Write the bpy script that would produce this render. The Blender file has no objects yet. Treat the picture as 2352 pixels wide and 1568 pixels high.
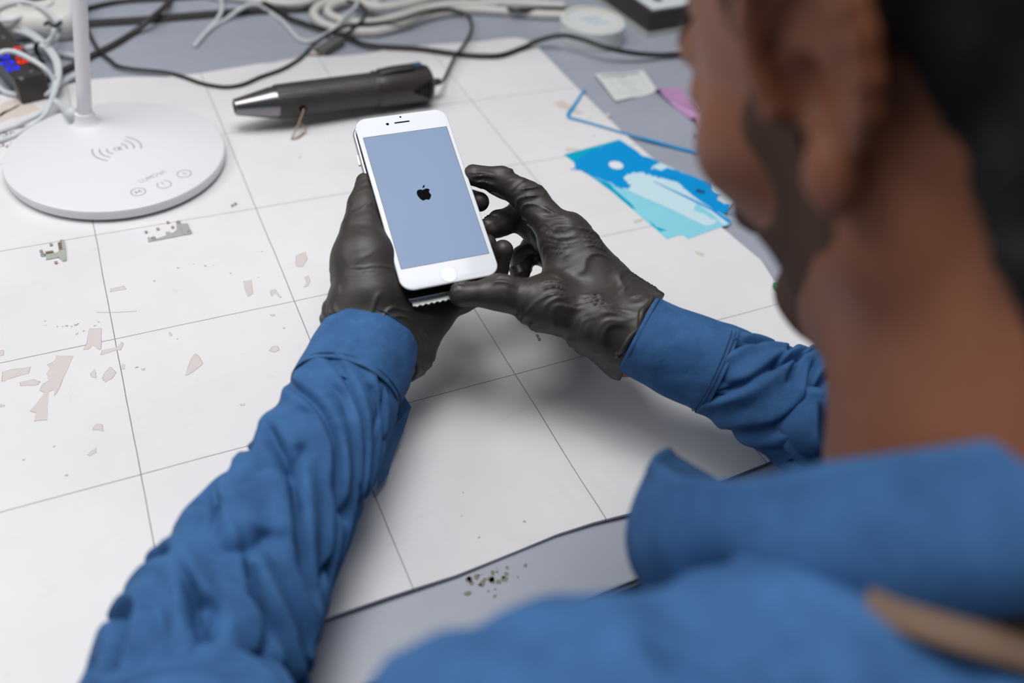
import bpy, bmesh, math, random
import numpy as np
from mathutils import Vector, Matrix

random.seed(4)
RNG = np.random.default_rng(7)
scene = bpy.context.scene
COL = scene.collection

# ------------------------------------------------------------------ camera
# bench frame in millimetres: x along the bench front, y away from the seated person, z up from the mat's top face
R = np.array([[0.90305, 0.22694, -0.36467], [-0.41922, 0.65503, -0.62862], [0.09658, 0.72059, 0.68668]])
C0 = np.array([34.862, -766.507, 446.783])
FPX, W, H = 1945.9, 2352.0, 1568.0
MAT_Z = 0.750                                   # height of the mat's top face above the floor


def S(p):
    return Vector((p[0] / 1000, p[1] / 1000, p[2] / 1000 + MAT_Z))


def ray(u, v):
    return R @ np.array([(u - W / 2) / FPX, -(v - H / 2) / FPX, -1.0])


def Z(u, v, z=0.0):
    d = ray(u, v)
    return C0 + d * ((z - C0[2]) / d[2])


def D(u, v, dep):
    return C0 + ray(u, v) * dep


def DEP(p):
    return -((np.array(p) - C0) @ R)[2]


_q, _r = np.linalg.qr(R)
_q = _q * np.sign(np.diag(_r))
cam = bpy.data.cameras.new('camera')
camo = bpy.data.objects.new('camera', cam)
COL.objects.link(camo)
mw = Matrix([list(_q[i]) for i in range(3)]).to_4x4()
mw.translation = S(C0)
camo.matrix_world = mw
cam.sensor_width = 36
cam.lens = 36 * FPX / W
cam.clip_start = 0.01
cam.dof.use_dof = True
cam.dof.focus_distance = 0.60
cam.dof.aperture_fstop = 3.0
cam.dof.aperture_blades = 9
scene.camera = camo
scene.view_settings.view_transform = 'Standard'
scene.view_settings.look = 'None'
scene.view_settings.gamma = 1
scene.view_settings.use_curve_mapping = False
scene.view_settings.exposure = 0.0

# ------------------------------------------------------------------ light
world = bpy.data.worlds.new('room_light')
scene.world = world
world.use_nodes = True
world.node_tree.nodes['Background'].inputs[0].default_value = (0.92, 0.95, 1.0, 1)
# the room is brighter beyond the bench and overhead than behind the seated person
_wt = world.node_tree
_tc = _wt.nodes.new('ShaderNodeTexCoord')
_dp = _wt.nodes.new('ShaderNodeVectorMath')
_dp.operation = 'DOT_PRODUCT'
_dp.inputs[1].default_value = (-0.15, 0.40, 0.25)
_wt.links.new(_tc.outputs['Generated'], _dp.inputs[0])
_ma = _wt.nodes.new('ShaderNodeMath')
_ma.operation = 'MULTIPLY_ADD'
_ma.use_clamp = True
_ma.inputs[1].default_value = 0.42
_ma.inputs[2].default_value = 0.17
_wt.links.new(_dp.outputs['Value'], _ma.inputs[0])
_wt.links.new(_ma.outputs[0], _wt.nodes['Background'].inputs[1])


def area(name, p, target, sx, sy, watts, col=(1, 1, 1)):
    l = bpy.data.lights.new(name, 'AREA')
    l.shape = 'RECTANGLE'
    l.size, l.size_y, l.energy, l.color = sx, sy, watts, col
    o = bpy.data.objects.new(name, l)
    COL.objects.link(o)
    o.location = S(p)
    o.rotation_euler = (S(target) - S(p)).to_track_quat('-Z', 'Y').to_euler()
    return o


area('bench_light', (-480, -20, 820), (150, -300, 60), 0.8, 0.45, 3.4, (1.0, 0.985, 0.97))
area('ceiling_light', (170, -220, 1450), (170, -260, 0), 0.85, 0.75, 16.6, (1.0, 0.99, 0.985))


# ------------------------------------------------------------------ materials
def srgb(r, g, b):
    f = lambda c: (c / 255 / 12.92) if c / 255 <= 0.04045 else ((c / 255 + 0.055) / 1.055) ** 2.4
    return (f(r), f(g), f(b), 1)


class NT:
    def __init__(s, name):
        s.m = bpy.data.materials.new(name)
        s.m.use_nodes = True
        s.t = s.m.node_tree
        s.b = s.t.nodes['Principled BSDF']

    def n(s, typ, **kw):
        o = s.t.nodes.new(typ)
        for k, v in kw.items():
            setattr(o, k, v)
        return o

    def l(s, a, b):
        s.t.links.new(a, b)

    def math(s, op, a, b=None, c=None, clamp=False):
        o = s.n('ShaderNodeMath', operation=op, use_clamp=clamp)
        for i, x in enumerate((a, b, c)):
            if x is None:
                continue
            if isinstance(x, (int, float)):
                o.inputs[i].default_value = x
            else:
                s.l(x, o.inputs[i])
        return o.outputs[0]

    def mix(s, fac, a, b):
        o = s.n('ShaderNodeMix', data_type='RGBA')
        for sock, x in ((o.inputs[0], fac), (o.inputs[6], a), (o.inputs[7], b)):
            if isinstance(x, (int, float, tuple)):
                sock.default_value = x
            else:
                s.l(x, sock)
        return o.outputs[2]

    def coords(s):
        return s.n('ShaderNodeTexCoord').outputs['Object']

    def noise(s, vec, scale, detail=2, rough=0.5, dist=0.0):
        o = s.n('ShaderNodeTexNoise')
        s.l(vec, o.inputs['Vector'])
        o.inputs['Scale'].default_value = scale
        o.inputs['Detail'].default_value = detail
        o.inputs['Roughness'].default_value = rough
        o.inputs['Distortion'].default_value = dist
        return o.outputs[0]

    def ramp(s, fac, stops):
        o = s.n('ShaderNodeValToRGB')
        s.l(fac, o.inputs[0])
        e = o.color_ramp.elements
        while len(e) < len(stops):
            e.new(0.5)
        for i, (p, c) in enumerate(stops):
            e[i].position = p
            e[i].color = c if isinstance(c, tuple) else (c, c, c, 1)
        return o.outputs[0]

    def scaled(s, vec, sc, rot=(0, 0, 0)):
        o = s.n('ShaderNodeMapping')
        s.l(vec, o.inputs[0])
        o.inputs['Rotation'].default_value = rot
        o.inputs['Scale'].default_value = sc
        return o.outputs[0]

    def bump(s, h, strength, dist, prev=None):
        o = s.n('ShaderNodeBump')
        s.l(h, o.inputs['Height'])
        o.inputs['Strength'].default_value = strength
        o.inputs['Distance'].default_value = dist
        if prev:
            s.l(prev, o.inputs['Normal'])
        s.l(o.outputs[0], s.b.inputs['Normal'])
        return o.outputs[0]


def plain(name, col, rough=0.5, metal=0.0, var=0.06, bump=0.0, bscale=600, **kw):
    m = NT(name)
    v = m.coords()
    nz = m.noise(v, 60, 3)
    dark = tuple(c * (1 - var) for c in col[:3]) + (1,)
    lite = tuple(min(1, c * (1 + var)) for c in col[:3]) + (1,)
    m.l(m.mix(nz, dark, lite), m.b.inputs['Base Color'])
    m.b.inputs['Roughness'].default_value = rough
    m.b.inputs['Metallic'].default_value = metal
    for k, x in kw.items():
        m.b.inputs[k].default_value = x
    if bump:
        m.bump(m.noise(v, bscale, 3), bump, 0.0005)
    return m.m


def mat_workmat():
    m = NT('white_rubber_mat')
    v = m.coords()
    sep = m.n('ShaderNodeSeparateXYZ')
    m.l(v, sep.inputs[0])
    wob = m.math('MULTIPLY', m.math('SUBTRACT', m.noise(v, 18, 2), 0.5), 0.0012)

    def line(sock):
        a = m.math('ADD', sock, wob)
        fr = m.math('FRACT', m.math('ADD', m.math('DIVIDE', a, 0.13), 20.5))
        d = m.math('ABSOLUTE', m.math('SUBTRACT', fr, 0.5))
        return m.math('LESS_THAN', d, 0.00033 / 0.13)
    inr = m.math('MULTIPLY', m.math('LESS_THAN', sep.outputs[0], 0.455), m.math('GREATER_THAN', sep.outputs[0], -0.2))
    iny = m.math('MULTIPLY', m.math('LESS_THAN', sep.outputs[1], 0.065), m.math('GREATER_THAN', sep.outputs[1], -0.455))
    ln = m.math('MAXIMUM', m.math('MULTIPLY', line(sep.outputs[0]), inr), m.math('MULTIPLY', line(sep.outputs[1]), iny))
    base = m.ramp(m.noise(v, 7, 4, 0.6), [(0.3, srgb(218, 217, 219)), (0.7, srgb(228, 227, 229))])
    # fine grime specks and rubbed smudges
    sp = m.ramp(m.noise(v, 260, 3, 0.7), [(0.725, 0.0), (0.75, 1.0)])
    gate = m.ramp(m.noise(v, 14, 2), [(0.5, 0.0), (0.62, 1.0)])
    c1 = m.mix(m.math('MULTIPLY', m.math('MULTIPLY', sp, gate), 0.55), base, srgb(150, 142, 138))
    sm = m.ramp(m.noise(v, 42, 5, 0.7, 0.8), [(0.63, 0.0), (0.74, 1.0)])
    c2 = m.mix(m.math('MULTIPLY', sm, 0.22), c1, srgb(196, 186, 182))
    lcol = m.mix(m.noise(v, 40, 2), srgb(92, 80, 74), srgb(150, 144, 142))
    c3 = m.mix(m.math('MULTIPLY', ln, 0.9), c2, lcol)
    m.l(c3, m.b.inputs['Base Color'])
    m.l(m.ramp(m.noise(v, 9, 3), [(0.3, 0.30), (0.7, 0.42)]), m.b.inputs['Roughness'])
    m.b.inputs['Specular IOR Level'].default_value = 0.45
    scr = m.n('ShaderNodeTexVoronoi', feature='DISTANCE_TO_EDGE')
    m.l(m.scaled(v, (60, 160, 1), (0, 0, 0.6)), scr.inputs[0])
    scr.inputs['Scale'].default_value = 1.0
    b1 = m.bump(m.noise(v, 55, 3), 0.25, 0.0012)
    b2 = m.bump(m.ramp(scr.outputs[0], [(0.0, 0.0), (0.03, 1.0)]), 0.05, 0.0003, b1)
    m.bump(m.noise(v, 1500, 2), 0.06, 0.0003, b2)
    return m.m


def mat_laminate():
    m = NT('grey_blue_laminate')
    v = m.coords()
    base = m.ramp(m.noise(m.scaled(v, (1, 3, 1)), 5, 4, 0.6), [(0.3, srgb(154, 159, 172)), (0.7, srgb(165, 170, 183))])
    sp = m.ramp(m.noise(v, 120, 4, 0.7), [(0.70, 0.0), (0.76, 1.0)])
    gate = m.ramp(m.noise(v, 11, 2), [(0.52, 0.0), (0.66, 1.0)])
    m.l(m.mix(m.math('MULTIPLY', m.math('MULTIPLY', sp, gate), 0.6), base, srgb(110, 104, 98)), m.b.inputs['Base Color'])
    m.b.inputs['Roughness'].default_value = 0.36
    m.bump(m.noise(v, 30, 3), 0.12, 0.001)
    return m.m


def mat_glove():
    m = NT('black_nitrile')
    v = m.coords()
    m.l(m.mix(m.noise(v, 30, 2), srgb(44, 40, 38), srgb(60, 55, 52)), m.b.inputs['Base Color'])
    m.l(m.ramp(m.noise(v, 60, 3), [(0.3, 0.42), (0.7, 0.55)]), m.b.inputs['Roughness'])
    m.b.inputs['Specular IOR Level'].default_value = 0.55
    w = m.n('ShaderNodeTexNoise', noise_type='RIDGED_MULTIFRACTAL')
    m.l(m.scaled(v, (90, 28, 60), (0.2, 0.3, 0.9)), w.inputs['Vector'])
    w.inputs['Scale'].default_value = 1.0
    w.inputs['Detail'].default_value = 3
    w.inputs['Distortion'].default_value = 0.5
    b1 = m.bump(w.outputs[0], 0.35, 0.0012)
    m.bump(m.noise(v, 2500, 2), 0.05, 0.0002, b1)
    return m.m


def mat_denim(name='blue_cotton_twill'):
    m = NT(name)
    v = m.coords()
    a = m.ramp(m.noise(v, 45, 5, 0.65), [(0.25, srgb(34, 72, 118)), (0.75, srgb(62, 110, 164))])
    tw = m.n('ShaderNodeTexWave', wave_type='BANDS', bands_direction='DIAGONAL')
    m.l(m.scaled(v, (1, 1, 1), (0.2, 0.1, 0.5)), tw.inputs[0])
    tw.inputs['Scale'].default_value = 380
    tw.inputs['Distortion'].default_value = 1.0
    tw.inputs['Detail'].default_value = 1
    thr = m.noise(m.scaled(v, (1, 6, 1), (0, 0, 0.5)), 500, 2)
    c = m.mix(m.math('MULTIPLY', thr, 0.35), a, srgb(92, 134, 180))
    c = m.mix(m.math('MULTIPLY', tw.outputs[1] if len(tw.outputs) > 1 else tw.outputs[0], 0.22), c, srgb(28, 58, 98))
    m.l(c, m.b.inputs['Base Color'])
    m.b.inputs['Roughness'].default_value = 0.85
    m.b.inputs['Specular IOR Level'].default_value = 0.2
    b1 = m.bump(m.noise(v, 70, 4, 0.6), 0.5, 0.002)
    m.bump(tw.outputs[1] if len(tw.outputs) > 1 else tw.outputs[0], 0.25, 0.0003, b1)
    return m.m


def mat_film(name, col, dens=0.6, rough=0.2):
    m = NT(name)
    v = m.coords()
    m.l(m.mix(m.noise(v, 60, 3), col, tuple(c * 0.92 for c in col[:3]) + (1,)), m.b.inputs['Base Color'])
    m.b.inputs['Roughness'].default_value = rough
    m.b.inputs['Alpha'].default_value = dens
    return m.m


def emis(name, col, st):
    m = NT(name)
    v = m.coords()
    m.l(m.mix(m.noise(v, 30, 1), col, tuple(c * 0.97 for c in col[:3]) + (1,)), m.b.inputs['Emission Color'])
    m.b.inputs['Base Color'].default_value = (0.01, 0.01, 0.012, 1)
    m.b.inputs['Emission Strength'].default_value = st
    m.b.inputs['Roughness'].default_value = 0.25
    m.b.inputs['Specular IOR Level'].default_value = 0.15
    return m.m


M = {}
M['mat'] = mat_workmat()
M['patch'] = plain('peeled_mat_layer', srgb(205, 197, 196), 0.75, var=0.04, bump=0.2)
M['patch_edge'] = plain('peeled_mat_rim', srgb(176, 163, 158), 0.8)
M['tan_patch'] = plain('yellowed_peeled_layer', srgb(206, 194, 184), 0.8, var=0.08)
M['ink'] = plain('brown_print', srgb(96, 80, 72), 0.8)
M['laminate'] = mat_laminate()
M['table_edge'] = plain('dark_edge_band', srgb(52, 50, 52), 0.6)
M['leg'] = plain('grey_steel_leg', srgb(90, 92, 96), 0.4, 0.6)
M['glove'] = mat_glove()
M['denim'] = mat_denim()
M['white_plastic'] = plain('white_satin_plastic', srgb(226, 226, 230), 0.38, var=0.015)
M['grey_print'] = plain('grey_print', srgb(150, 156, 162), 0.6)
M['shadow_foot'] = plain('shade_toned_rubber_ring', srgb(188, 170, 156), 0.8)  # rubber foot ring, its tan standing in for the brownish shade under the base
M['white_cable'] = plain('white_cable_jacket', srgb(205, 210, 214), 0.42, var=0.03)
M['cream_cable'] = plain('cream_mains_cable', srgb(214, 212, 208), 0.45, var=0.04)
M['black_cable'] = plain('black_cable_jacket', srgb(34, 32, 31), 0.38, var=0.1)
M['grey_cable'] = plain('dark_grey_cable_jacket', srgb(58, 55, 54), 0.5, var=0.1)
M['black_plastic'] = plain('black_plastic', srgb(54, 50, 48), 0.32, bump=0.1)
M['grey_plastic'] = plain('grey_plastic', srgb(96, 98, 96), 0.5)
M['gun_steel'] = plain('dark_burnished_steel', srgb(132, 128, 132), 0.22, 0.9)
M['steel'] = plain('bright_steel', srgb(196, 202, 196), 0.42, 0.5)
M['copper'] = plain('coppery_metal', srgb(170, 146, 124), 0.4, 0.5)
M['screw'] = plain('small_steel_screw', srgb(168, 150, 138), 0.4, 0.5)
M['glass_white'] = plain('white_glass', srgb(226, 229, 235), 0.14, var=0.004)
M['glass_white'].node_tree.nodes['Principled BSDF'].inputs['Specular IOR Level'].default_value = 0.22
M['silver'] = plain('silver_aluminium', srgb(205, 208, 210), 0.28, 0.7)
M['phone_dark'] = plain('phone_interior_black', srgb(20, 18, 18), 0.45)
M['phone_brown'] = plain('adhesive_brown', srgb(82, 52, 44), 0.6)
M['ink_black'] = plain('black_print', srgb(14, 14, 18), 0.9)
M['ink_black'].node_tree.nodes['Principled BSDF'].inputs['Specular IOR Level'].default_value = 0.05
M['tape'] = plain('white_tape_roll', srgb(214, 220, 220), 0.45, var=0.03)
M['tape_core'] = plain('cardboard_edge', srgb(214, 196, 178), 0.8)
M['paper'] = plain('label_paper', srgb(214, 217, 216), 0.7, var=0.03)
M['pink'] = mat_film('pink_plastic_film', srgb(206, 160, 206), 0.78, 0.12)
M['blue_strip'] = plain('blue_adhesive_strip', srgb(0, 146, 205), 0.35, var=0.1)
M['green'] = plain('green_plastic', srgb(40, 150, 100), 0.25)
M['floor'] = plain('dark_floor', srgb(45, 43, 45), 0.6, var=0.15)
M['wall'] = plain('painted_wall', srgb(190, 190, 188), 0.8)
M['tan'] = plain('tan_webbing', srgb(112, 90, 74), 0.85)
M['trouser'] = plain('dark_trouser_cloth', srgb(38, 40, 48), 0.9)
M['stool'] = plain('black_stool_vinyl', srgb(34, 34, 36), 0.5)
M['screen'] = emis('phone_backlight', srgb(136, 161, 199), 0.86)
M['led_blue'] = emis('blue_led', srgb(20, 40, 255), 1.5)
M['led_red'] = emis('red_led', srgb(255, 50, 20), 1.3)
M['clear'] = plain('frosted_clear_sheet', srgb(222, 230, 232), 0.12, var=0.02)


# ------------------------------------------------------------------ mesh helpers
def mesh_obj(name, verts, faces, m, parent=None, smooth=True, auto=None):
    me = bpy.data.meshes.new(name)
    me.from_pydata([tuple(v) for v in verts], [], faces)
    me.update()
    if m:
        me.materials.append(m)
    if smooth:
        me.polygons.foreach_set('use_smooth', [True] * len(me.polygons))
    o = bpy.data.objects.new(name, me)
    COL.objects.link(o)
    if parent:
        o.parent = parent
    if auto:
        bm = bmesh.new()
        bm.from_mesh(me)
        for e in bm.edges:
            if len(e.link_faces) == 2 and e.calc_face_angle(0) > math.radians(auto):
                e.smooth = False
        bm.to_mesh(me)
        bm.free()
    return o


def tag(o, label=None, cat=None, group=None, kind=None):
    if label:
        o['label'] = label
    if cat:
        o['category'] = cat
    if group:
        o['group'] = group
    if kind:
        o['kind'] = kind
    return o


def empty(name, p):
    o = bpy.data.objects.new(name, None)
    o.empty_display_size = 0.02
    COL.objects.link(o)
    o.location = S(p)
    return o


def adopt(o, parent):
    """parent a world-space mesh under an empty that has moved, keeping it where it stands"""
    o.parent = parent
    o.matrix_parent_inverse = parent.matrix_basis.inverted()
    return o


def catmull(P, n):
    P = np.array(P, float)
    if len(P) < 3:
        return np.array([P[0] + (P[-1] - P[0]) * t for t in np.linspace(0, 1, n)])
    Q = np.vstack([2 * P[0] - P[1], P, 2 * P[-1] - P[-2]])
    L = np.linalg.norm(np.diff(P[:, :3], axis=0), axis=1)
    s = np.concatenate([[0], np.cumsum(L)])
    out = []
    for t in np.linspace(0, s[-1], n):
        i = min(np.searchsorted(s, t, 'right') - 1, len(P) - 2)
        f = (t - s[i]) / max(L[i], 1e-9)
        a, b, c, d = Q[i], Q[i + 1], Q[i + 2], Q[i + 3]
        out.append(0.5 * ((2 * b) + (-a + c) * f + (2 * a - 5 * b + 4 * c - d) * f * f + (-a + 3 * b - 3 * c + d) * f ** 3))
    return np.array(out)


def frames(P, up=(0, 0, 1)):
    T = np.gradient(P, axis=0)
    T /= np.linalg.norm(T, axis=1)[:, None] + 1e-12
    A, B = [], []
    up = np.array(up, float)
    a = np.cross(T[0], up)
    if np.linalg.norm(a) < 1e-3:
        a = np.cross(T[0], (0, 1, 0))
    a /= np.linalg.norm(a)
    for t in T:
        a = a - t * (a @ t)
        a /= np.linalg.norm(a)
        A.append(a.copy())
        B.append(np.cross(a, t))
    return T, np.array(A), np.array(B)


def tube(name, pts, r, m, parent=None, n=None, seg=10, rfun=None, sq=1.0, cap=True):
    pts = np.array(pts, float)
    L = np.linalg.norm(np.diff(pts[:, :3], axis=0), axis=1).sum()
    n = n or max(8, min(260, int(L / max(1.2 * (r if np.isscalar(r) else 3), 1.2))))
    P = catmull(pts, n)
    T, A, B = frames(P)
    vs, fs = [], []
    for i in range(n):
        rr = rfun(i / (n - 1)) if rfun else r
        for k in range(seg):
            th = 2 * math.pi * k / seg
            vs.append(P[i] + A[i] * rr * math.cos(th) + B[i] * rr * sq * math.sin(th))
    for i in range(n - 1):
        for k in range(seg):
            a, b = i * seg + k, i * seg + (k + 1) % seg
            fs.append((a, b, b + seg, a + seg))
    if cap:
        fs.append(tuple(range(seg))[::-1])
        fs.append(tuple(range((n - 1) * seg, n * seg)))
    return mesh_obj(name, [S(v) for v in vs], fs, m, parent)


def lathe(name, prof, p0, axis, m, parent=None, seg=48, ref=(0, 0, 1)):
    """prof: list of (distance along axis, radius) in mm"""
    ax = np.array(axis, float)
    ax /= np.linalg.norm(ax)
    a = np.cross(ax, ref)
    if np.linalg.norm(a) < 1e-3:
        a = np.cross(ax, (0, 1, 0))
    a /= np.linalg.norm(a)
    b = np.cross(ax, a)
    vs, fs = [], []
    for t, r in prof:
        for k in range(seg):
            th = 2 * math.pi * k / seg
            vs.append(S(np.array(p0) + ax * t + (a * math.cos(th) + b * math.sin(th)) * r))
    for i in range(len(prof) - 1):
        for k in range(seg):
            q, w = i * seg + k, i * seg + (k + 1) % seg
            fs.append((q, q + seg, w + seg, w))
    fs.append(tuple(range(seg)))
    fs.append(tuple(range((len(prof) - 1) * seg, len(prof) * seg))[::-1])
    return mesh_obj(name, vs, fs, m, parent, auto=35)


def prism(name, poly, z0, z1, m, parent=None, bevel=0.0):
    """poly: list of 3D points (z ignored) or a list with own z; extruded from z0 to z1 above each"""
    bm = bmesh.new()
    vs = [bm.verts.new(S((p[0], p[1], (p[2] if len(p) > 2 else 0) + z0))) for p in poly]
    f = bm.faces.new(vs)
    g = bmesh.ops.extrude_face_region(bm, geom=[f])
    bmesh.ops.translate(bm, vec=(0, 0, (z1 - z0) / 1000), verts=[e for e in g['geom'] if isinstance(e, bmesh.types.BMVert)])
    bmesh.ops.recalc_face_normals(bm, faces=bm.faces)
    if bevel:
        bmesh.ops.bevel(bm, geom=list(bm.edges), offset=bevel / 1000, segments=2, profile=0.6, affect='EDGES')
    bmesh.ops.triangulate(bm, faces=[f for f in bm.faces if len(f.verts) > 4])
    me = bpy.data.meshes.new(name)
    bm.to_mesh(me)
    bm.free()
    me.materials.append(m)
    o = bpy.data.objects.new(name, me)
    COL.objects.link(o)
    if parent:
        o.parent = parent
    return o


def box(name, c, half, m, parent=None, rot=0.0, bevel=0.0):
    ca, sa = math.cos(rot), math.sin(rot)
    q = [(-1, -1), (1, -1), (1, 1), (-1, 1)]
    poly = [(c[0] + ca * a * half[0] - sa * b * half[1], c[1] + sa * a * half[0] + ca * b * half[1]) for a, b in q]
    return prism(name, poly, c[2] - half[2], c[2] + half[2], m, parent, bevel)


def ribbon(name, P, width, z0, z1, m, parent=None):
    """a flat strip of given width following P (on the table)"""
    P = np.array([p[:2] for p in P], float)
    T = np.gradient(P, axis=0)
    T /= np.linalg.norm(T, axis=1)[:, None]
    Nn = np.stack([-T[:, 1], T[:, 0]], 1)
    w = np.array(width) if not np.isscalar(width) else np.full(len(P), width)
    Lp, Rp = P + Nn * w[:, None] / 2, P - Nn * w[:, None] / 2
    vs, fs = [], []
    for i in range(len(P)):
        vs += [S((*Lp[i], z0)), S((*Rp[i], z0)), S((*Rp[i], z1)), S((*Lp[i], z1))]
    for i in range(len(P) - 1):
        for k in range(4):
            a, b = 4 * i + k, 4 * i + (k + 1) % 4
            fs.append((a, b, b + 4, a + 4))
    fs += [(0, 3, 2, 1), tuple(4 * (len(P) - 1) + k for k in range(4))]
    return mesh_obj(name, vs, fs, m, parent, smooth=False)


def merge(name, objs, parent=None):
    """join several world-space meshes of one part into one mesh"""
    bm = bmesh.new()
    mats = []
    for o in objs:
        t = bmesh.new()
        t.from_mesh(o.data)
        mi = len(mats)
        if o.data.materials and o.data.materials[0] in mats:
            mi = mats.index(o.data.materials[0])
        else:
            mats.append(o.data.materials[0])
        for f in t.faces:
            f.material_index = mi
        tmp = bpy.data.meshes.new('t')
        t.to_mesh(tmp)
        t.free()
        bm.from_mesh(tmp)
        bpy.data.meshes.remove(tmp)
        me0 = o.data
        bpy.data.objects.remove(o)
        bpy.data.meshes.remove(me0)
    me = bpy.data.meshes.new(name)
    bm.to_mesh(me)
    bm.free()
    for x in mats:
        me.materials.append(x)
    o = bpy.data.objects.new(name, me)
    COL.objects.link(o)
    if parent:
        o.parent = parent
    return o


# ------------------------------------------------------------------ distance-field modeller
class Field:
    def __init__(s, lo, hi, h):
        s.lo, s.h = np.array(lo, float), h
        s.n = np.ceil((np.array(hi, float) - s.lo) / h).astype(int) + 1
        s.F = np.full(s.n, 60.0, np.float32)

    def _win(s, lo, hi):
        a = np.maximum(0, np.floor((lo - s.lo) / s.h).astype(int))
        b = np.minimum(s.n, np.ceil((hi - s.lo) / s.h).astype(int) + 1)
        if (b <= a).any():
            return None
        g = [(s.lo[i] + s.h * np.arange(a[i], b[i])).astype(np.float32) for i in range(3)]
        return tuple(slice(a[i], b[i]) for i in range(3)), g[0][:, None, None], g[1][None, :, None], g[2][None, None, :]

    def _comb(s, w, d, k, mode):
        f = s.F[w]
        if mode == 'sub':
            d = -d
            hh = np.maximum(k - np.abs(f - d), 0) / k
            s.F[w] = np.maximum(f, d) + hh * hh * k / 4
        else:
            hh = np.maximum(k - np.abs(f - d), 0) / k
            s.F[w] = np.minimum(f, d) - hh * hh * k / 4

    def cap(s, a, b, ra, rb=None, k=6.0, mode='add'):
        a, b = np.array(a, float), np.array(b, float)
        rb = ra if rb is None else rb
        pad = max(ra, rb) + 2 * k + 4 * s.h
        w = s._win(np.minimum(a, b) - pad, np.maximum(a, b) + pad)
        if w is None:
            return
        w, x, y, z = w
        ab = b - a
        q = float(ab @ ab) + 1e-9
        t = np.clip(((x - a[0]) * ab[0] + (y - a[1]) * ab[1] + (z - a[2]) * ab[2]) / q, 0, 1)
        d = np.sqrt((x - a[0] - t * ab[0]) ** 2 + (y - a[1] - t * ab[1]) ** 2 + (z - a[2] - t * ab[2]) ** 2) - (ra + (rb - ra) * t)
        s._comb(w, d, k, mode)

    def chain(s, pts, k=6.0):
        for p, q in zip(pts[:-1], pts[1:]):
            s.cap(p[0], q[0], p[1], q[1], k)

    def ell(s, c, rad, axes=None, k=8.0, mode='add'):
        c = np.array(c, float)
        A = np.eye(3) if axes is None else np.array(axes, float)      # rows are axes
        pad = max(rad) + 2 * k + 4 * s.h
        w = s._win(c - pad, c + pad)
        if w is None:
            return
        w, x, y, z = w
        X, Y, Zz = x - c[0], y - c[1], z - c[2]
        q0 = q1 = 0
        for i in range(3):
            e = (X * A[i, 0] + Y * A[i, 1] + Zz * A[i, 2])
            q0 = q0 + (e / rad[i]) ** 2
            q1 = q1 + (e / rad[i] ** 2) ** 2
        k0, k1 = np.sqrt(q0), np.sqrt(q1) + 1e-9
        d = k0 * (k0 - 1) / k1
        s._comb(w, d, k, mode)

    def band(s, width):
        idx = np.argwhere(np.abs(s.F) < width)
        return idx, s.lo + idx * s.h

    def displace(s, fn, width):
        idx, P = s.band(width)
        s.F[idx[:, 0], idx[:, 1], idx[:, 2]] += fn(P).astype(np.float32)

    def cut_plane(s, p, n, k=2.0):
        """removes what lies on the side the normal points to"""
        p, n = np.array(p, float), np.array(n, float)
        n /= np.linalg.norm(n)
        g = [(s.lo[i] + s.h * np.arange(s.n[i])).astype(np.float32) for i in range(3)]
        d = (g[0][:, None, None] - p[0]) * n[0] + (g[1][None, :, None] - p[1]) * n[1] + (g[2][None, None, :] - p[2]) * n[2]
        hh = np.maximum(k - np.abs(s.F - d), 0) / k
        s.F = (np.maximum(s.F, d) + hh * hh * k / 4).astype(np.float32)

    def mesh(s, name, m, parent=None):
        F = s.F
        F[0], F[-1] = 9, 9
        F[:, 0], F[:, -1] = 9, 9
        F[:, :, 0], F[:, :, -1] = 9, 9
        sg = F < 0
        c = np.zeros(tuple(k - 1 for k in sg.shape), np.int8)
        for i in (0, 1):
            for j in (0, 1):
                for k in (0, 1):
                    c += sg[i:i + c.shape[0], j:j + c.shape[1], k:k + c.shape[2]]
        idx = np.argwhere((c > 0) & (c < 8))
        off = np.array([(i, j, k) for i in (0, 1) for j in (0, 1) for k in (0, 1)])
        V = [F[idx[:, 0] + o[0], idx[:, 1] + o[1], idx[:, 2] + o[2]] for o in off]
        acc, cnt = np.zeros((len(idx), 3)), np.zeros(len(idx))
        for a in range(8):
            for b in range(a + 1, 8):
                if abs(off[a] - off[b]).sum() != 1:
                    continue
                x = (V[a] < 0) != (V[b] < 0)
                den = np.where(x, V[a] - V[b], 1)
                t = np.clip(V[a] / den, 0, 1)
                p = off[a] + (off[b] - off[a]) * t[:, None]
                acc += p * x[:, None]
                cnt += x
        P = s.lo + (idx + acc / cnt[:, None]) * s.h
        ids = np.full(c.shape, -1, np.int32)
        ids[idx[:, 0], idx[:, 1], idx[:, 2]] = np.arange(len(idx))
        faces = []
        for ax in range(3):
            sl0 = [slice(None)] * 3
            sl1 = [slice(None)] * 3
            sl0[ax], sl1[ax] = slice(0, -1), slice(1, None)
            e = np.argwhere(sg[tuple(sl0)] != sg[tuple(sl1)])
            u, v = [(1, 2), (2, 0), (0, 1)][ax]
            e = e[(e[:, u] > 0) & (e[:, v] > 0)]
            du, dv = np.zeros(3, int), np.zeros(3, int)
            du[u], dv[v] = 1, 1
            q = [e - du - dv, e - dv, e, e - du]
            q = np.stack([ids[z[:, 0], z[:, 1], z[:, 2]] for z in q], 1)
            inside = sg[e[:, 0], e[:, 1], e[:, 2]]
            q[~inside] = q[~inside][:, ::-1]
            faces.append(q)
        Fc = np.concatenate(faces)
        Fc = Fc[(Fc >= 0).all(1)]
        me = bpy.data.meshes.new(name)
        me.vertices.add(len(P))
        co = P / 1000.0
        co[:, 2] += MAT_Z
        me.vertices.foreach_set('co', co.astype(np.float32).ravel())
        me.loops.add(len(Fc) * 4)
        me.loops.foreach_set('vertex_index', Fc.astype(np.int32).ravel())
        me.polygons.add(len(Fc))
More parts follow.
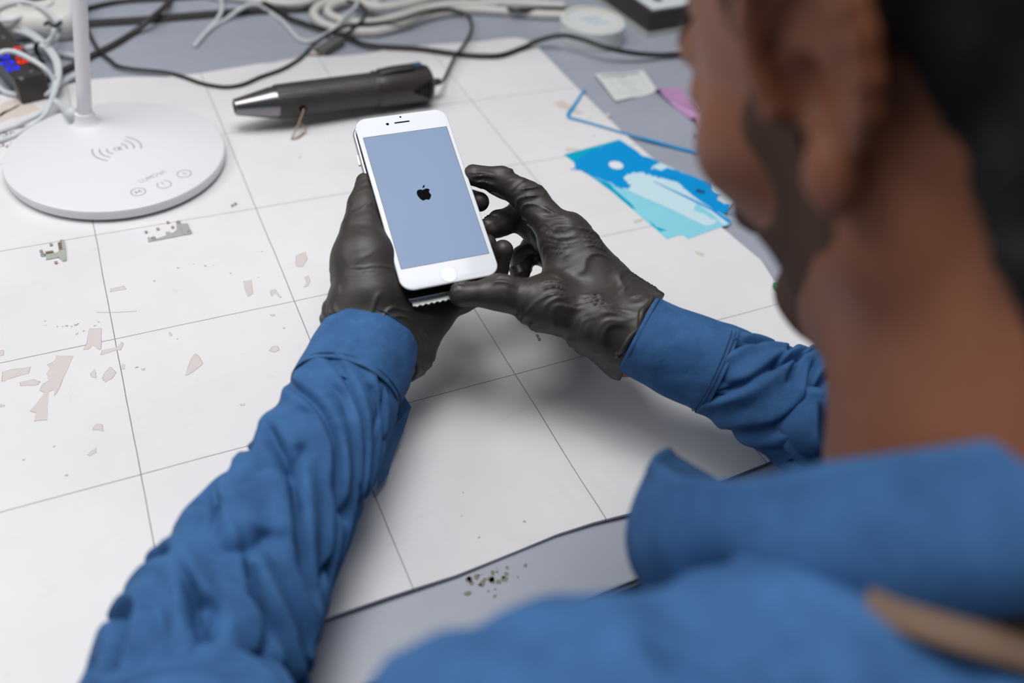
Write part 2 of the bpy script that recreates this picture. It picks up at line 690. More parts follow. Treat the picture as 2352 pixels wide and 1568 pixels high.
        me.polygons.foreach_set('loop_start', np.arange(len(Fc), dtype=np.int32) * 4)
        me.polygons.foreach_set('use_smooth', np.ones(len(Fc), bool))
        me.update(calc_edges=True)
        me.validate()
        me.materials.append(m)
        o = bpy.data.objects.new(name, me)
        COL.objects.link(o)
        if parent:
            o.parent = parent
        return o


class Waves:
    """smooth pseudo-noise out of random sines"""
    def __init__(s, seed, n, lam, stretch=None):
        r = np.random.default_rng(seed)
        k = r.normal(size=(n, 3))
        k /= np.linalg.norm(k, axis=1)[:, None]
        k *= (2 * math.pi / (lam * r.uniform(0.7, 1.5, n)))[:, None]
        if stretch is not None:
            k = k @ np.array(stretch)
        s.k, s.p = k, r.uniform(0, 6.28, n)

    def __call__(s, P):
        return np.sin(P @ s.k.T + s.p).sum(1) / math.sqrt(len(s.p) / 2)


def squash(axis, f):
    a = np.array(axis, float)
    a /= np.linalg.norm(a)
    return np.eye(3) - (1 - f) * np.outer(a, a)


# ================================================================== SETTING
floor = box('floor', (200, -300, -760), (2200, 2200, 10), M['floor'])
tag(floor, kind='structure')
wl = box('wall_back', (200, 1300, 500), (2200, 30, 1250), M['wall'])
tag(wl, kind='structure')

TT = -2.6                                            # table top face (the mat is 2.6 mm thick)
bench = empty('workbench', (300, -572, -750))
top = box('tabletop', (330, -7.5, TT - 13), (900, 562, 13), M['laminate'], bevel=1.5)
adopt(top, bench)
adopt(box('edge_band', (330, -570.7, TT - 14), (899, 1.1, 11.5), M['table_edge']), bench)
for x in (-500, 1160):
    for y in (-510, 500):
        adopt(box('leg', (x, y, -388), (25, 25, 361), M['leg'], bevel=2), bench)
tag(bench, 'grey-blue laminate workbench top carrying the white mat and cables', 'workbench')

# dried grey-green scuffs on the bench in front of the mat
random.seed(11)
sc = []
for i in range(60):
    u = 1120 + random.gauss(0, 32)
    v = 1315 + (u - 1120) * -0.1 + random.gauss(0, 26)
    p = Z(u, v, TT)
    if p[1] > -531:
        continue
    r = random.uniform(0.5, 2.2)
    n = 7
    sc.append(prism('s', [(p[0] + r * random.uniform(.5, 1.3) * math.cos(k * 6.28 / n), p[1] + r * random.uniform(.5, 1.3) * math.sin(k * 6.28 / n)) for k in range(n)], TT, TT + .12, plain('dried_grime', srgb(132, 130, 118), 0.9) if not i else bpy.data.materials['dried_grime']))
adopt(merge('grime_stain', sc), bench)

# ------------------------------------------------------------------ the mat
edge_px = [(-420, 330), (-200, 262), (0, 217), (110, 204), (153, 194), (217, 181), (281, 176), (383, 176), (459, 168), (600, 145), (623, 144), (698, 129),
           (787, 128), (846, 122), (906, 109), (1000, 101), (1101, 95), (1160, 87), (1190, 86), (1212, 92), (1230, 101), (1306, 180), (1428, 300), (1502, 364),
           (1580, 440), (1657, 520), (1749, 597), (1777, 641), (1831, 692), (1892, 747), (1940, 804), (1965, 858)]
outl = [Z(u, v)[:2] for u, v in edge_px]
outl += [(512, -500), (505, -520), (488, -526), (440, -524)]
front = [Z(u, v)[:2] for u, v in [(1560, 1145), (1450, 1180), (1365, 1200), (1280, 1226), (1160, 1275), (1050, 1320), (900, 1370), (780, 1412)]]
outl += front + [(20, -527), (-200, -527), (-390, -525), (-398, -515), (-400, 0)]
outl = np.array(outl)


def build_mat():
    # dense grid triangulated inside the outline, so that the sheet can ripple at its front edge
    bm = bmesh.new()
    k = len(outl)
    P = []
    for i in range(k):
        a, b = outl[i], outl[(i + 1) % k]
        n = max(1, int(np.linalg.norm(b - a) / 12))
        for j in range(n):
            P.append(a + (b - a) * j / n)

    def lift(x, y):
        f = max(0, 1 - abs(y + 530) / 45)
        return 0.8 * f * f * (1.0 + math.sin(x * 0.03 - 1.2)) * 1.5
    vs = [bm.verts.new(S((p[0], p[1], lift(*p)))) for p in P]
    inner = [bm.verts.new(S((p[0] + (200 - p[0]) * 0.12, p[1] + (-190 - p[1]) * 0.14, 0))) for p in P]
    n = len(P)
    for i in range(n):
        bm.faces.new((vs[i], vs[(i + 1) % n], inner[(i + 1) % n], inner[i]))
    bm.faces.new(inner)
    dn = [bm.verts.new(v.co - Vector((0, 0, 0.0025))) for v in vs]
    for i in range(n):
        bm.faces.new((vs[(i + 1) % n], vs[i], dn[i], dn[(i + 1) % n]))
    bm.faces.new(dn[::-1])
    bmesh.ops.recalc_face_normals(bm, faces=bm.faces)
    bmesh.ops.triangulate(bm, faces=[f for f in bm.faces if len(f.verts) > 4])
    me = bpy.data.meshes.new('work_mat')
    bm.to_mesh(me)
    bm.free()
    me.materials.append(M['mat'])
    o = bpy.data.objects.new('work_mat', me)
    COL.objects.link(o)
    return o


wm = tag(build_mat(), 'large worn white work mat printed with a thin grey square grid', 'work mat')


def cr(x, y, sx, ox, oy):
    return (x / sx + ox, y / sx + oy)


def jag(P, amp, n=4, seed=0):
    r = random.Random(seed)
    out = []
    for i in range(len(P)):
        a, b = np.array(P[i]), np.array(P[(i + 1) % len(P)])
        for j in range(n):
            q = a + (b - a) * j / n
            out.append(q + np.array([r.gauss(0, amp), r.gauss(0, amp)]))
    return out


PA = [[(460, 435), (528, 433), (525, 540), (515, 545), (480, 520), (470, 535), (432, 545), (450, 500)],
      [(525, 545), (605, 530), (630, 500), (640, 510), (625, 545), (600, 545), (520, 573)],
      [(290, 575), (382, 577), (345, 660), (300, 760), (285, 780), (283, 750), (255, 760), (250, 830), (248, 905), (180, 910), (190, 870), (155, 860), (205, 800), (235, 765), (205, 755), (225, 715), (255, 700), (240, 665), (260, 640), (245, 620), (285, 600)],
      [(15, 655), (80, 640), (162, 632), (155, 665), (80, 685), (40, 700), (10, 708)],
      [(105, 710), (170, 695), (212, 705), (200, 725), (110, 732)],
      [(545, 660), (570, 630), (605, 662), (580, 690), (545, 712), (525, 690)],
      [(465, 670), (490, 640), (500, 665), (500, 690), (475, 685)],
      [(985, 590), (1005, 562), (1025, 570), (1050, 615), (1000, 655), (957, 678), (970, 630)],
      [(1385, 545), (1400, 528), (1430, 520), (1443, 545), (1410, 556)],
      [(1255, 190), (1298, 185), (1305, 255), (1280, 270), (1262, 230)],
      [(1525, 60), (1575, 40), (1585, 75), (1560, 120), (1523, 115)],
      [(1570, 170), (1590, 160), (1600, 190), (1585, 220), (1562, 222), (1580, 200)],
      [(570, 230), (640, 213), (655, 230), (600, 240), (570, 248)],
      [(478, 955), (495, 925), (530, 925), (535, 962)],
      [(1390, 240), (1420, 232), (1455, 275), (1440, 275), (1415, 250), (1400, 270)],
      [(0, 548), (20, 545), (25, 570), (0, 578)], [(0, 820), (28, 825), (25, 838), (0, 836)],
      [(450, 1085), (480, 1060), (500, 1045), (500, 1070), (470, 1090)],
      [(868, 455), (880, 452), (892, 468), (880, 474)], [(1390, 362), (1415, 358), (1418, 368), (1400, 370)],
      [(630, 615), (645, 620), (648, 640), (632, 645)], [(1235, 822), (1262, 820), (1264, 830), (1240, 832)],
      [(390, 458), (404, 455), (408, 465), (395, 468)], [(730, 640), (752, 638), (745, 650), (732, 648)]]
for i, P in enumerate(PA):
    W3 = [Z(*cr(x, y, 2.2395, 0, 560), 0.0)[:2] for x, y in jag(P, 1.2, 3, i)]
    c = np.mean(W3, 0)
    rim = [c + (p - c) * 1.0 for p in W3]
    inn = [c + (p - c) * (1 - 0.5 / (np.linalg.norm(p - c) + .6)) for p in W3]
    o1 = prism('r', rim, 0.0, 0.06, M['patch_edge'])
    o2 = prism('r', inn, 0.0, 0.10, M['patch'])
    adopt(merge('peeled_patch', [o1, o2]), wm)
PB = [[(75, 300), (150, 275), (200, 310), (320, 380), (300, 395), (210, 370), (120, 330)], [(345, 412), (380, 418), (378, 430), (350, 425)],
      [(718, 1240), (800, 1222), (780, 1250), (725, 1262)], [(1208, 1480), (1285, 1508), (1262, 1530), (1222, 1505)], [(170, 660), (290, 665), (270, 680), (180, 690)],
      [(385, 555), (420, 560), (400, 572)], [(480, 395), (530, 380), (525, 405), (490, 410)]]
for i, P in enumerate(PB):
    W3 = [Z(*cr(x, y, 3.484, 1250, 150), 0.0)[:2] for x, y in jag(P, 2.0, 3, i + 50)]
    adopt(prism('peeled_patch', W3, 0, 0.08, M['tan_patch']), wm)
for i, P in enumerate([[(0, 240), (60, 218), (118, 206), (112, 224), (60, 236), (0, 268)], [(40, 242), (75, 236), (95, 250), (60, 262), (0, 282), (0, 262)]]):
    adopt(prism('peeled_patch', [Z(*q)[:2] for q in jag(P, 1.0, 4, i + 80)], 0, 0.08, M['tan_patch']), wm)
random.seed(21)
sp = []
spots = [cr(x, y, 2.2395, 0, 560) for x, y in [(298, 424), (327, 424), (348, 420), (372, 424), (392, 416), (404, 410), (434, 446), (490, 420), (512, 400), (798, 190), (920, 122), (1000, 104), (1102, 108), (1190, 150), (1060, 112), (1350, 38),
                                               (283, 1040), (347, 1188), (708, 634), (915, 488), (1465, 432), (125, 1108), (238, 418), (235, 395), (1330, 172)]]
spots += [(cr(x, y, 1.62, 900, 1000)) for x, y in [(325, 380), (262, 298), (495, 318), (848, 182), (872, 106), (785, 413)]] + [(1102, 1233), (1065, 1130), (745, 318), (690, 60 + 300)]
for u, v in spots:
    p = Z(u, v)
    r = random.uniform(0.6, 1.3)
    if p[1] < -528:
        continue
    sp.append(prism('s', [(p[0] + r * random.uniform(.5, 1.4) * math.cos(k), p[1] + r * random.uniform(.4, 1.1) * math.sin(k)) for k in np.linspace(0, 5.4, 6)], 0, .1, M['patch_edge']))
ln = [Z(*cr(x, y, 2.2395, 0, 560))[:2] for x, y in [(500, 350), (560, 352), (620, 350), (705, 345)]]
sp.append(ribbon('s', ln, 0.5, 0, .1, M['patch_edge']))
for o_s in sp:
    o_s.name = 'dirt_speck'
    adopt(o_s, wm)


def text_mesh(name, body, p, xdir, ydir, size, m, parent, spacing=1.0, z=None, thin=0.0):
    """flat lettering lying in the plane of xdir, ydir; p is the left end of its baseline"""
    cu = bpy.data.curves.new('t', 'FONT')
    cu.body, cu.size, cu.extrude, cu.space_character = body, 1.0, 0.004, spacing
    cu.offset = thin
    to = bpy.data.objects.new('t', cu)
    COL.objects.link(to)
    dg = bpy.context.evaluated_depsgraph_get()
    me = bpy.data.meshes.new_from_object(to.evaluated_get(dg))
    bpy.data.objects.remove(to)
    x, y = np.array(xdir, float), np.array(ydir, float)
    n = np.cross(x, y)
    n /= np.linalg.norm(n)
    for v in me.vertices:
        q = np.array(p, float) + x * v.co.x * size + y * v.co.y * size + n * v.co.z * size
        v.co = S(q)
    me.materials.clear()
    me.materials.append(m)
    o = bpy.data.objects.new(name, me)
    COL.objects.link(o)
    if parent:
        adopt(o, parent)
    return o


# upside-down print on the mat's left border
text_mesh('printed_text', '90cm', Z(62, 298), (-1, 0, 0), (0, -1, 0), 15, M['ink'], wm)
text_mesh('printed_text', 'Pro Mat', Z(32, 326), (-1, 0, 0), (0, -1, 0), 13, M['ink'], wm)

# ================================================================== LAMP
LZ = 12.0
cL, cR_, cB, cT = Z(10, 362, LZ), Z(518, 345, LZ), Z(225, 480, LZ), Z(290, 226, LZ)
lc = (cL + cR_ + cB + cT) / 4 + np.array([1.6, 0, 0])
lr = (np.linalg.norm(cL[:2] - cR_[:2]) + np.linalg.norm(cT[:2] - cB[:2])) / 4
lamp = empty('desk_lamp', (lc[0], lc[1], 0))
adopt(lathe('base', [(2, lr * .955), (2, lr - 2.5), (3.2, lr - .8), (5, lr), (10, lr), (11.3, lr - .5), (12, lr - 2), (12, 1)], (lc[0], lc[1], 0), (0, 0, 1), M['white_plastic'], seg=128), lamp)
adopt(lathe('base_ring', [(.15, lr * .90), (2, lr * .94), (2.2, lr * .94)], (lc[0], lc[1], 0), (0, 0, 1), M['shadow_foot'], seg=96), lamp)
pp = Z(194, 257, 22.0)
adopt(lathe('pole_socket', [(0, 13), (.6, 12.2), (3, 10), (8, 8.6), (10, 8.2), (10, 7)], (pp[0], pp[1], LZ), (0, 0, 1), M['white_plastic']), lamp)
top_p = D(181, -30, 0)
# the pole leans a little, as the photo shows
tz = 330.0
tp = Z(181, 0, 0)


def pole_dir():
    a = np.array([pp[0], pp[1], LZ + 8])
    best = None
    for dx in np.linspace(-.3, .3, 61):
        for z in (120.0,):
            q = a + np.array([dx, 0, 1]) * z
            c = (q - C0) @ R
            u, v = W / 2 + FPX * c[0] / -c[2], H / 2 - FPX * c[1] / -c[2]
            want = 194 + (v - 257) * (13.0 / 257)
            e = abs(u - want)
            if best is None or e < best[0]:
                best = (e, dx)
    return np.array([best[1], 0, 1.0])


pd = pole_dir()
pa = np.array([pp[0], pp[1], LZ + 6])
pb = pa + pd * 300
adopt(tube('pole', [pa, pb], 6.3, M['white_plastic'], n=12, seg=24), lamp)
adopt(tube('arm', [pb - pd * 5, pb + pd * 12 + np.array([8, 4, 0]), pb + np.array([60, 40, 16]), pb + np.array([170, 60, 16])], 6, M['white_plastic'], n=40, seg=16), lamp)
adopt(box('lamp_head', (pb[0] + 230, pb[1] + 66, pb[2] + 14), (130, 24, 6), M['white_plastic'], rot=.1, bevel=3), lamp)
tag(lamp, 'white desk lamp with a round wireless charging base standing on the mat', 'lamp')


def arc_strip(c, r, a0, a1, w, m, z, n=24, squx=1.0):
    P = [(c[0] + r * math.cos(a), c[1] + r * math.sin(a)) for a in np.linspace(a0, a1, n)]
    return ribbon('a', P, w, z, z + .12, m)


PR = M['grey_print']
ic = Z(270, 341, LZ)
va = Z(322, 322, LZ) - Z(218, 360, LZ)
ang = math.atan2(va[1], va[0])
arcs = []
for r in (8.5, 14.5, 20.5):
    for s in (0, math.pi):
        arcs.append(arc_strip(ic, r, ang + s - .66, ang + s + .66, 1.2, PR, LZ))
arcs.append(arc_strip(ic, 2.6, 0, 6.283, .7, PR, LZ))
arcs.append(arc_strip(ic + np.array([3.4, .6, 0]), 1.7, 1, 5.0, .7, PR, LZ))
arcs.append(ribbon('a', [(ic[0] + 1, ic[1] - .5), (ic[0] + 4.5, ic[1] - 3.2)], .7, LZ, LZ + .12, PR))
adopt(merge('charging_symbol', arcs), lamp)
bpx = [(319, 440), (378.5, 423), (424.5, 398.5)]
bw = [Z(u, v, LZ) for u, v in bpx]
bdir = (bw[2] - bw[0])[:2] / np.linalg.norm((bw[2] - bw[0])[:2])
up = np.array([-bdir[1], bdir[0]])
X3, Y3 = np.array([*bdir, 0]), np.array([*up, 0])


def strokes(c, segs, w=.8):
    out = []
    for s in segs:
        out.append(ribbon('a', [(c + X3 * a + Y3 * b)[:2] for a, b in s], w, LZ, LZ + .12, PR))
    return out


br = 5.8
adopt(merge('touch_button', [arc_strip(bw[0], br, 0, 6.283, .8, PR, LZ, 40)] + strokes(bw[0], [[(-2.4, -2), (-1.8, 2)], [(-1.8, 2), (0, -1)], [(0, -1), (1.8, 2)], [(1.8, 2), (2.4, -2)]])), lamp)
a0 = math.atan2(up[1], up[0])
adopt(merge('touch_button', [arc_strip(bw[1], br, a0 + .45, a0 + 5.83, .8, PR, LZ, 40)] + strokes(bw[1], [[(0, .5), (0, 5)]])), lamp)
adopt(merge('touch_button', [arc_strip(bw[2], br, 0, 6.283, .8, PR, LZ, 40)] + strokes(bw[2], [[(0, 2.5), (0, -.6)], [(0, -.6), (2.2, -.6)]])), lamp)
t0, t1 = Z(326, 419, LZ), Z(390, 393, LZ)
tw_ = np.linalg.norm((t1 - t0)[:2])
td = (t1 - t0) / tw_
tu = np.array([-td[1], td[0], 0])
lt = {'L': [[(0, 1), (0, 0), (.55, 0)]], 'U': [[(0, 1), (0, .3), (.2, 0), (.5, 0), (.7, .3), (.7, 1)]], 'M': [[(0, 0), (.12, 1)], [(.12, 1), (.45, .2)], [(.45, .2), (.78, 1)], [(.78, 1), (.9, 0)]],
      'O': [[(.45 + .5 * math.cos(a), .5 + .5 * math.sin(a)) for a in np.linspace(0, 6.283, 16)]], 'V': [[(0, 1), (.4, 0)], [(.4, 0), (.8, 1)]], 'A': [[(0, 0), (.4, 1)], [(.4, 1), (.8, 0)]]}
cx = 0
st = []
hgt = 4.6
for ch in 'LUMOVA':
    wdt = {'L': .7, 'U': .9, 'M': 1.1, 'O': 1.15, 'V': .8, 'A': .8}[ch]
    for s in lt[ch]:
        st.append(ribbon('a', [(t0 + td * (cx + a) * hgt + tu * b * hgt)[:2] for a, b in s], .55, LZ, LZ + .12, PR))
    cx += wdt
adopt(merge('maker_name', st), lamp)

# lamp's own plug
q0, q1 = Z(128, 232, 9), Z(172, 264, 20)
plug = tube('power_plug', [q0, (q0 * .6 + q1 * .4), q1], 4, M['white_cable'], n=16, seg=16, rfun=lambda t: 3.6 + 3.4 * max(0, (t - .45)) * 1.8)
tag(plug, 'white round power plug lying against the lamp pole foot', 'plug')

# ================================================================== HEAT GUN
ga = Z(540, 246, 26.0)
gb = Z(988, 190, 20.0)
gax = gb - ga
GL = np.linalg.norm(gax)
gax /= GL
gun = empty('heat_gun', ((ga + gb) / 2 * np.array([1, 1, 0])))


def gp(prof):
    return [(t * GL, r) for t, r in prof]


adopt(lathe('nozzle', gp([(.02, 5.2), (0, 6.0), (0, 7.6), (.01, 8.0), (.16, 14.4), (.17, 14.9), (.205, 15.2), (.205, 14)]), ga, gax, M['gun_steel'], seg=64), gun)
adopt(lathe('nozzle_opening', gp([(.0, 5.8), (.004, 5.0), (.05, 4.6)]), ga, gax, M['ink_black']), gun)


def knurl():
    m = NT('black_knurled_plastic')
    v = m.coords()
    m.b.inputs['Base Color'].default_value = srgb(42, 40, 40)
    m.l(m.mix(m.noise(v, 40, 2), srgb(46, 43, 42), srgb(64, 60, 57)), m.b.inputs['Base Color'])
    m.b.inputs['Roughness'].default_value = 0.38
    w = m.n('ShaderNodeTexVoronoi')
    m.l(v, w.inputs[0])
    w.inputs['Scale'].default_value = 480
    w.inputs['Randomness'].default_value = 0.15
    m.bump(w.outputs[0], 0.6, 0.0008)
    return m.m


adopt(lathe('barrel', gp([(.195, 14), (.195, 16.0), (.21, 16.6), (.28, 16.9), (.70, 17.6), (.70, 15)]), ga, gax, knurl(), seg=64), gun)
adopt(lathe('handle_cap', gp([(.69, 14), (.69, 17.8), (.71, 18.6), (.75, 18.9), (.965, 19.6), (.985, 18.8), (.995, 16), (1.0, 10), (1.0, 1)]), ga, gax, M['black_plastic'], seg=64), gun)
sd = np.cross(gax, (0, 0, 1))
sd /= np.linalg.norm(sd)
gu = np.cross(sd, gax)
cdir0 = (C0 - ga) - gax * ((C0 - ga) @ gax)
cdir0 /= np.linalg.norm(cdir0)
cdn0 = np.cross(gax, cdir0)
cdn0 *= -1 if cdn0[2] > 0 else 1
sside = sd * (1 if (sd @ (C0 - ga)) > 0 else -1)
nv = cdir0 * .93 + cdn0 * .36
nv /= np.linalg.norm(nv)
adopt(lathe('vent_hole', [(0, 2.4), (.5, 2.2)], ga + gax * GL * .885 + nv * 19.4, nv, M['ink_black'], seg=16), gun)
tg = np.cross(gax, nv)
for j, f in enumerate((.905, .925, .943, .96)):
    P = [ga + gax * (GL * f - 6 * (1 - math.cos(a)) * .5) + (nv * math.cos(a) + tg * math.sin(a)) * 19.7 for a in np.linspace(-.22 - .09 * j, .22 + .09 * j, 10)]
    adopt(tube('vent_slot', P, 1.1, M['ink_black'], n=12, seg=6), gun)
adopt(tube('collar_ring', [ga + gax * GL * .70 + (nv * math.cos(a) + tg * math.sin(a)) * 18.0 for a in np.linspace(0, 6.283, 40)], 1.1, M['black_plastic'], n=60, seg=8), gun)
adopt(tube('clip', [ga + gax * GL * .715 + gu * 18.8, ga + gax * GL * .80 + gu * 20.6, ga + gax * GL * .90 + gu * 21.0], 6, M['black_plastic'], n=10, seg=12, sq=.3), gun)
adopt(box('switch_button', tuple(ga + gax * GL * .92 + gu * 22), (5, 3, 1.6), plain('blue_black_switch', srgb(50, 84, 110), .3), rot=math.atan2(gax[1], gax[0]), bevel=.6), gun)
adopt(tube('switch_housing', [ga + gax * GL * .86 + gu * 19.6, ga + gax * GL * .95 + gu * 20.3], 4, M['black_plastic'], n=8, seg=12, sq=.55), gun)
adopt(tube('cable_boot', [gb, gb + gax * 6, gb + gax * 12 + np.array([0, 3, -1])], 4.4, M['black_plastic'], n=24, seg=14, rfun=lambda t: 4.6 - 1.6 * t + .5 * math.sin(t * 40)), gun)
cdir = (C0 - ga) - gax * ((C0 - ga) @ gax)
cdir /= np.linalg.norm(cdir)
cdn = np.cross(gax, cdir)
cdn *= -1 if cdn[2] > 0 else 1
hdir = cdir * .84 + cdn * .54
hb = ga + gax * GL * .30 + hdir * 16.6
hb2 = Z(673, 318, 1)
hook = Z(700, 305, 1.2)
adopt(lathe('stand_socket', [(-3, 3.5), (1.5, 3.4), (2.4, 2.4)], hb, hdir, M['ink_black'], seg=16), gun)
adopt(tube('wire_stand', [hb, hb + hdir * 3, (hb + hb2) / 2 + hdir * 2, hb2 + np.array([0, 0, 1.5]), hb2, Z(684, 316, 1.2), Z(698, 306, 1.5), Z(704, 297, 4), Z(700, 289, 8), Z(688, 281, 12)], .8, M['copper'], n=90, seg=8), gun)
tag(gun, 'slim black heat gun with steel cone nozzle lying on the mat beyond the phone', 'heat gun')

# ================================================================== CABLES
BK, WH, CR, GR = M['black_cable'], M['white_cable'], M['cream_cable'], M['grey_cable']


def cable(pts, r, m, label, cat='cable', name='cable', z=0, lifts=None, group=None, **k):
    P = []
    for i, p in enumerate(pts):
        zz = z + r + (lifts or {}).get(i, 0)
        if len(p) > 2:
            zz = p[2]
        P.append(Z(p[0], p[1], zz))
    return tag(tube(name, P, r, m, **k), label, cat, group)


cable([(1012, 190, 19), (1022, 180, 10), (1045, 132, 9.5), (1061, 111, 9.5), (1077, 86, 7), (1085, 61, 3), (1079, 39), (1056, 25, 6), (1020, 20, 10), (976, 27, 12), (931, 43, 14), (895, 50, 12), (842, 55, 10), (797, 60, 13), (770, 70, 13), (743, 86, 9), (713, 111),
       (690, 134), (650, 158), (600, 176), (560, 193), (523, 199), (490, 196), (459, 189), (420, 175), (383, 166), (306, 158), (270, 150), (255, 138), (230, 117), (215, 93), (204, 69), (188, 38, 6), (170, 15, 6), (150, -20)],
      1.9, BK, 'long thin black cord running from the heat gun tail to behind the lamp', name='mains_cable', z=0.4)
cable([(760, -10), (797, 0, 9), (824, 7, 11), (840, 20, 11), (840, 34, 11), (829, 50, 12), (811, 66, 8), (797, 77, 4), (785, 88, 4)], 1.8, BK, 'short black cord curling down over the white coil to the grey connector', z=TT)
cable([(560, -30), (598, 0), (631, 18), (664, 40), (690, 50), (726, 62), (761, 73, 5), (797, 84), (833, 100), (869, 106), (904, 108), (958, 111), (1011, 118), (1065, 125), (1110, 128), (1153, 126), (1199, 110), (1245, 90), (1291, 81), (1337, 89),
       (1398, 110), (1459, 122), (1520, 126), (1572, 122), (1640, 112), (1720, 90)], 2.9, BK, 'thick black cable crossing the mat corner and passing in front of the tape roll', name='mains_cable', z=0.4, lifts={17: 6, 18: 13, 19: 15, 20: 12, 21: 6})
cable([(120, 60), (160, 30), (200, 20), (250, 8), (300, 1), (400, -5), (560, -16)], 2.8, BK, 'black cable along the top edge of the picture behind the lamp pole', z=TT)
e1 = cable([(150, 56), (200, 50), (333, 41), (465, 30), (576, 21), (720, 12), (780, -4)], 2.4, BK, 'upper of two black mains cables lying side by side behind the lamp', z=TT)
e2 = cable([(150, 63), (200, 58), (333, 49), (465, 38), (576, 29), (720, 22), (790, 8)], 2.4, BK, 'lower of two black mains cables lying side by side behind the lamp', z=TT)
cable([(405, -20), (392, 0), (377, 18, 8), (344, 46, 9), (310, 73), (266, 100), (211, 128), (168, 151), (140, 165), (112, 180), (95, 187)], 3.3, GR, 'dark grey cable slanting down to the meter and passing over two black cables', z=TT)
cable([(1060, -14), (1098, 0), (1138, 12), (1184, 23, 9), (1245, 20, 8), (1294, 20, 6), (1330, 24, 3)], 2.6, BK, 'black cable running along the cream cables to the tape roll', z=TT)
cable([(509, -14), (509, 0), (512, 18, 9), (503, 40, 4), (485, 62), (465, 84), (448, 106)], 2.3, WH, 'short white cord meeting another white cord at a point beside the heat gun cord', name='cord', z=TT)
cable([(449, 105), (465, 86), (487, 64), (521, 44), (554, 20, 8), (585, 10, 9), (620, 27), (653, 51), (682, 84), (704, 95), (725, 91), (743, 82), (761, 71, 8), (779, 55, 13), (797, 34, 16), (819, 14, 17), (822, -6, 15)],
      2.4, WH, 'white cord bending in an S from its frayed tip over the cream coil', name='cord', z=TT)
# thick cream mains flex, coiled
cable([(1294, 34), (1240, 33), (1180, 27), (1083, 22), (1029, 28), (976, 39), (922, 58), (868, 72), (815, 72), (770, 64), (735, 50), (722, 30), (738, 12), (770, 0), (800, -14)], 5.6, CR, 'thick cream mains flex forming the outermost loop of the coil', z=TT, seg=14)
cable([(1300, 14), (1200, 8), (1110, 9), (1047, 10), (976, 20), (922, 36), (868, 50), (820, 52), (782, 44), (757, 32), (757, 18), (780, 6), (812, 2), (850, 12), (880, -8)], 5.2, CR, 'thick cream mains flex forming the middle loop of the coil', z=TT, seg=14,
      lifts={5: 2, 6: 2, 7: 3, 8: 4, 9: 4, 10: 4, 11: 4, 12: 4, 13: 5, 14: 6})
cable([(1060, -22), (993, -6), (940, 8), (886, 17), (850, 14), (826, -2), (815, -20)], 6, CR, 'thick cream mains flex at the top of the coil behind the other loops', z=TT, seg=14, lifts={k: 7 for k in range(7)})
cable([(480, -12), (560, -4), (609, 4), (664, 9), (708, 4), (740, -14)], 5.4, CR, 'thick cream mains flex sagging into view above the two black cables', z=TT, seg=14)
g0, g1 = Z(783, 86, 6), Z(735, 118, 4)
gv = (g1 - g0)
box_c = (g0 + g1) / 2
con = box('connector', (box_c[0], box_c[1], TT + 5), (np.linalg.norm(gv) / 2, 6.5, 5), M['grey_plastic'], rot=math.atan2(gv[1], gv[0]), bevel=1.2)
tag(con, 'grey rectangular cable connector lying where the cords cross at the mat edge', 'connector')
tcn = Z(723, 124, 0)
bit = prism('broken_chip', [(tcn[0] - 6, tcn[1] - 1), (tcn[0] + 6, tcn[1] - 3), (tcn[0] + 4, tcn[1] + 4), (tcn[0], tcn[1] + 6)], 0, 1.2, M['tape_core'])
tag(bit, 'small peach-coloured chip at the mat edge under the grey connector', 'scrap')

# left cluster of white leads
cable([(-20, 66), (0, 64), (28, 63), (56, 68), (84, 81), (112, 105), (133, 133), (139, 161), (135, 189), (123, 222), (105, 250), (76, 270), (38, 288), (0, 301), (-20, 306)], 2.3, WH,
      'outer white lead looping round the black meter to the picture edge', z=0, lifts={k: 16 - abs(k - 6) * 2 for k in range(0, 12)}, group=None)
cable([(-20, 74), (0, 72), (28, 71), (56, 76), (80, 88), (106, 110), (126, 138), (132, 163), (129, 190), (121, 224), (108, 258), (80, 284), (40, 308), (0, 323), (-20, 328)], 2.3, WH,
      'white lead running just inside the outer loop round the black meter', z=0, lifts={k: 16 - abs(k - 6) * 2 for k in range(0, 12)})
cable([(-20, 132, 33), (0, 122, 33), (21, 117, 34), (42, 121, 34), (70, 135, 32), (98, 152, 28), (119, 173, 20), (126, 189, 14), (121, 207, 8), (100, 217, 4), (70, 218, 3), (42, 217, 3), (14, 211, 3), (0, 200, 3), (-20, 190, 3)], 2.7, WH,
      'white lead arching over the lit face of the black meter')
cable([(-15, 26), (0, 16), (28, 6), (56, 3), (84, 11), (112, 28), (133, 50), (138, 66), (130, 88), (112, 104), (92, 106)], 2.6, WH, 'white lead wound over the white adapter and tied with black wire', z=14,
      lifts={k: 14 for k in range(7)})
cable([(-15, 50), (0, 48), (28, 46), (56, 36), (84, 34), (112, 38), (126, 50), (126, 66), (118, 88), (104, 98)], 2.0, WH, 'thinner white lead crossing the middle of the white adapter', z=22)
cable([(60, 112, 6), (75, 108, 6), (95, 112, 5), (120, 119, 3), (145, 124, 2), (172, 129, 2), (200, 136, 2)], 3.2, WH, 'white lead passing behind the lamp pole beside the adapter', z=TT)
cable([(120, 205, 4), (140, 192, 3), (158, 181, 3), (175, 172, 3), (200, 160, 2)], 2.7, WH, 'short white lead reaching the lamp pole from the looped leads', z=TT)
tie = tube('wire_tie', [Z(103, 57, 36), Z(112, 51, 38), (Z(120, 56, 40)), Z(128, 60, 38), Z(142, 50, 36)], 1.7, BK, n=24, seg=8)
tag(tie, 'black twisted wire tie around the white leads over the adapter', 'cable tie')
tie2 = tube('wire_tie', [Z(92, 99, 18), Z(84, 106, 14), Z(86, 118, 8), Z(92, 130, 3), Z(98, 142, 0)], 2.3, BK, n=24, seg=8)
tag(tie2, 'black cable tie with a loose tail between meter and lamp pole', 'cable tie')


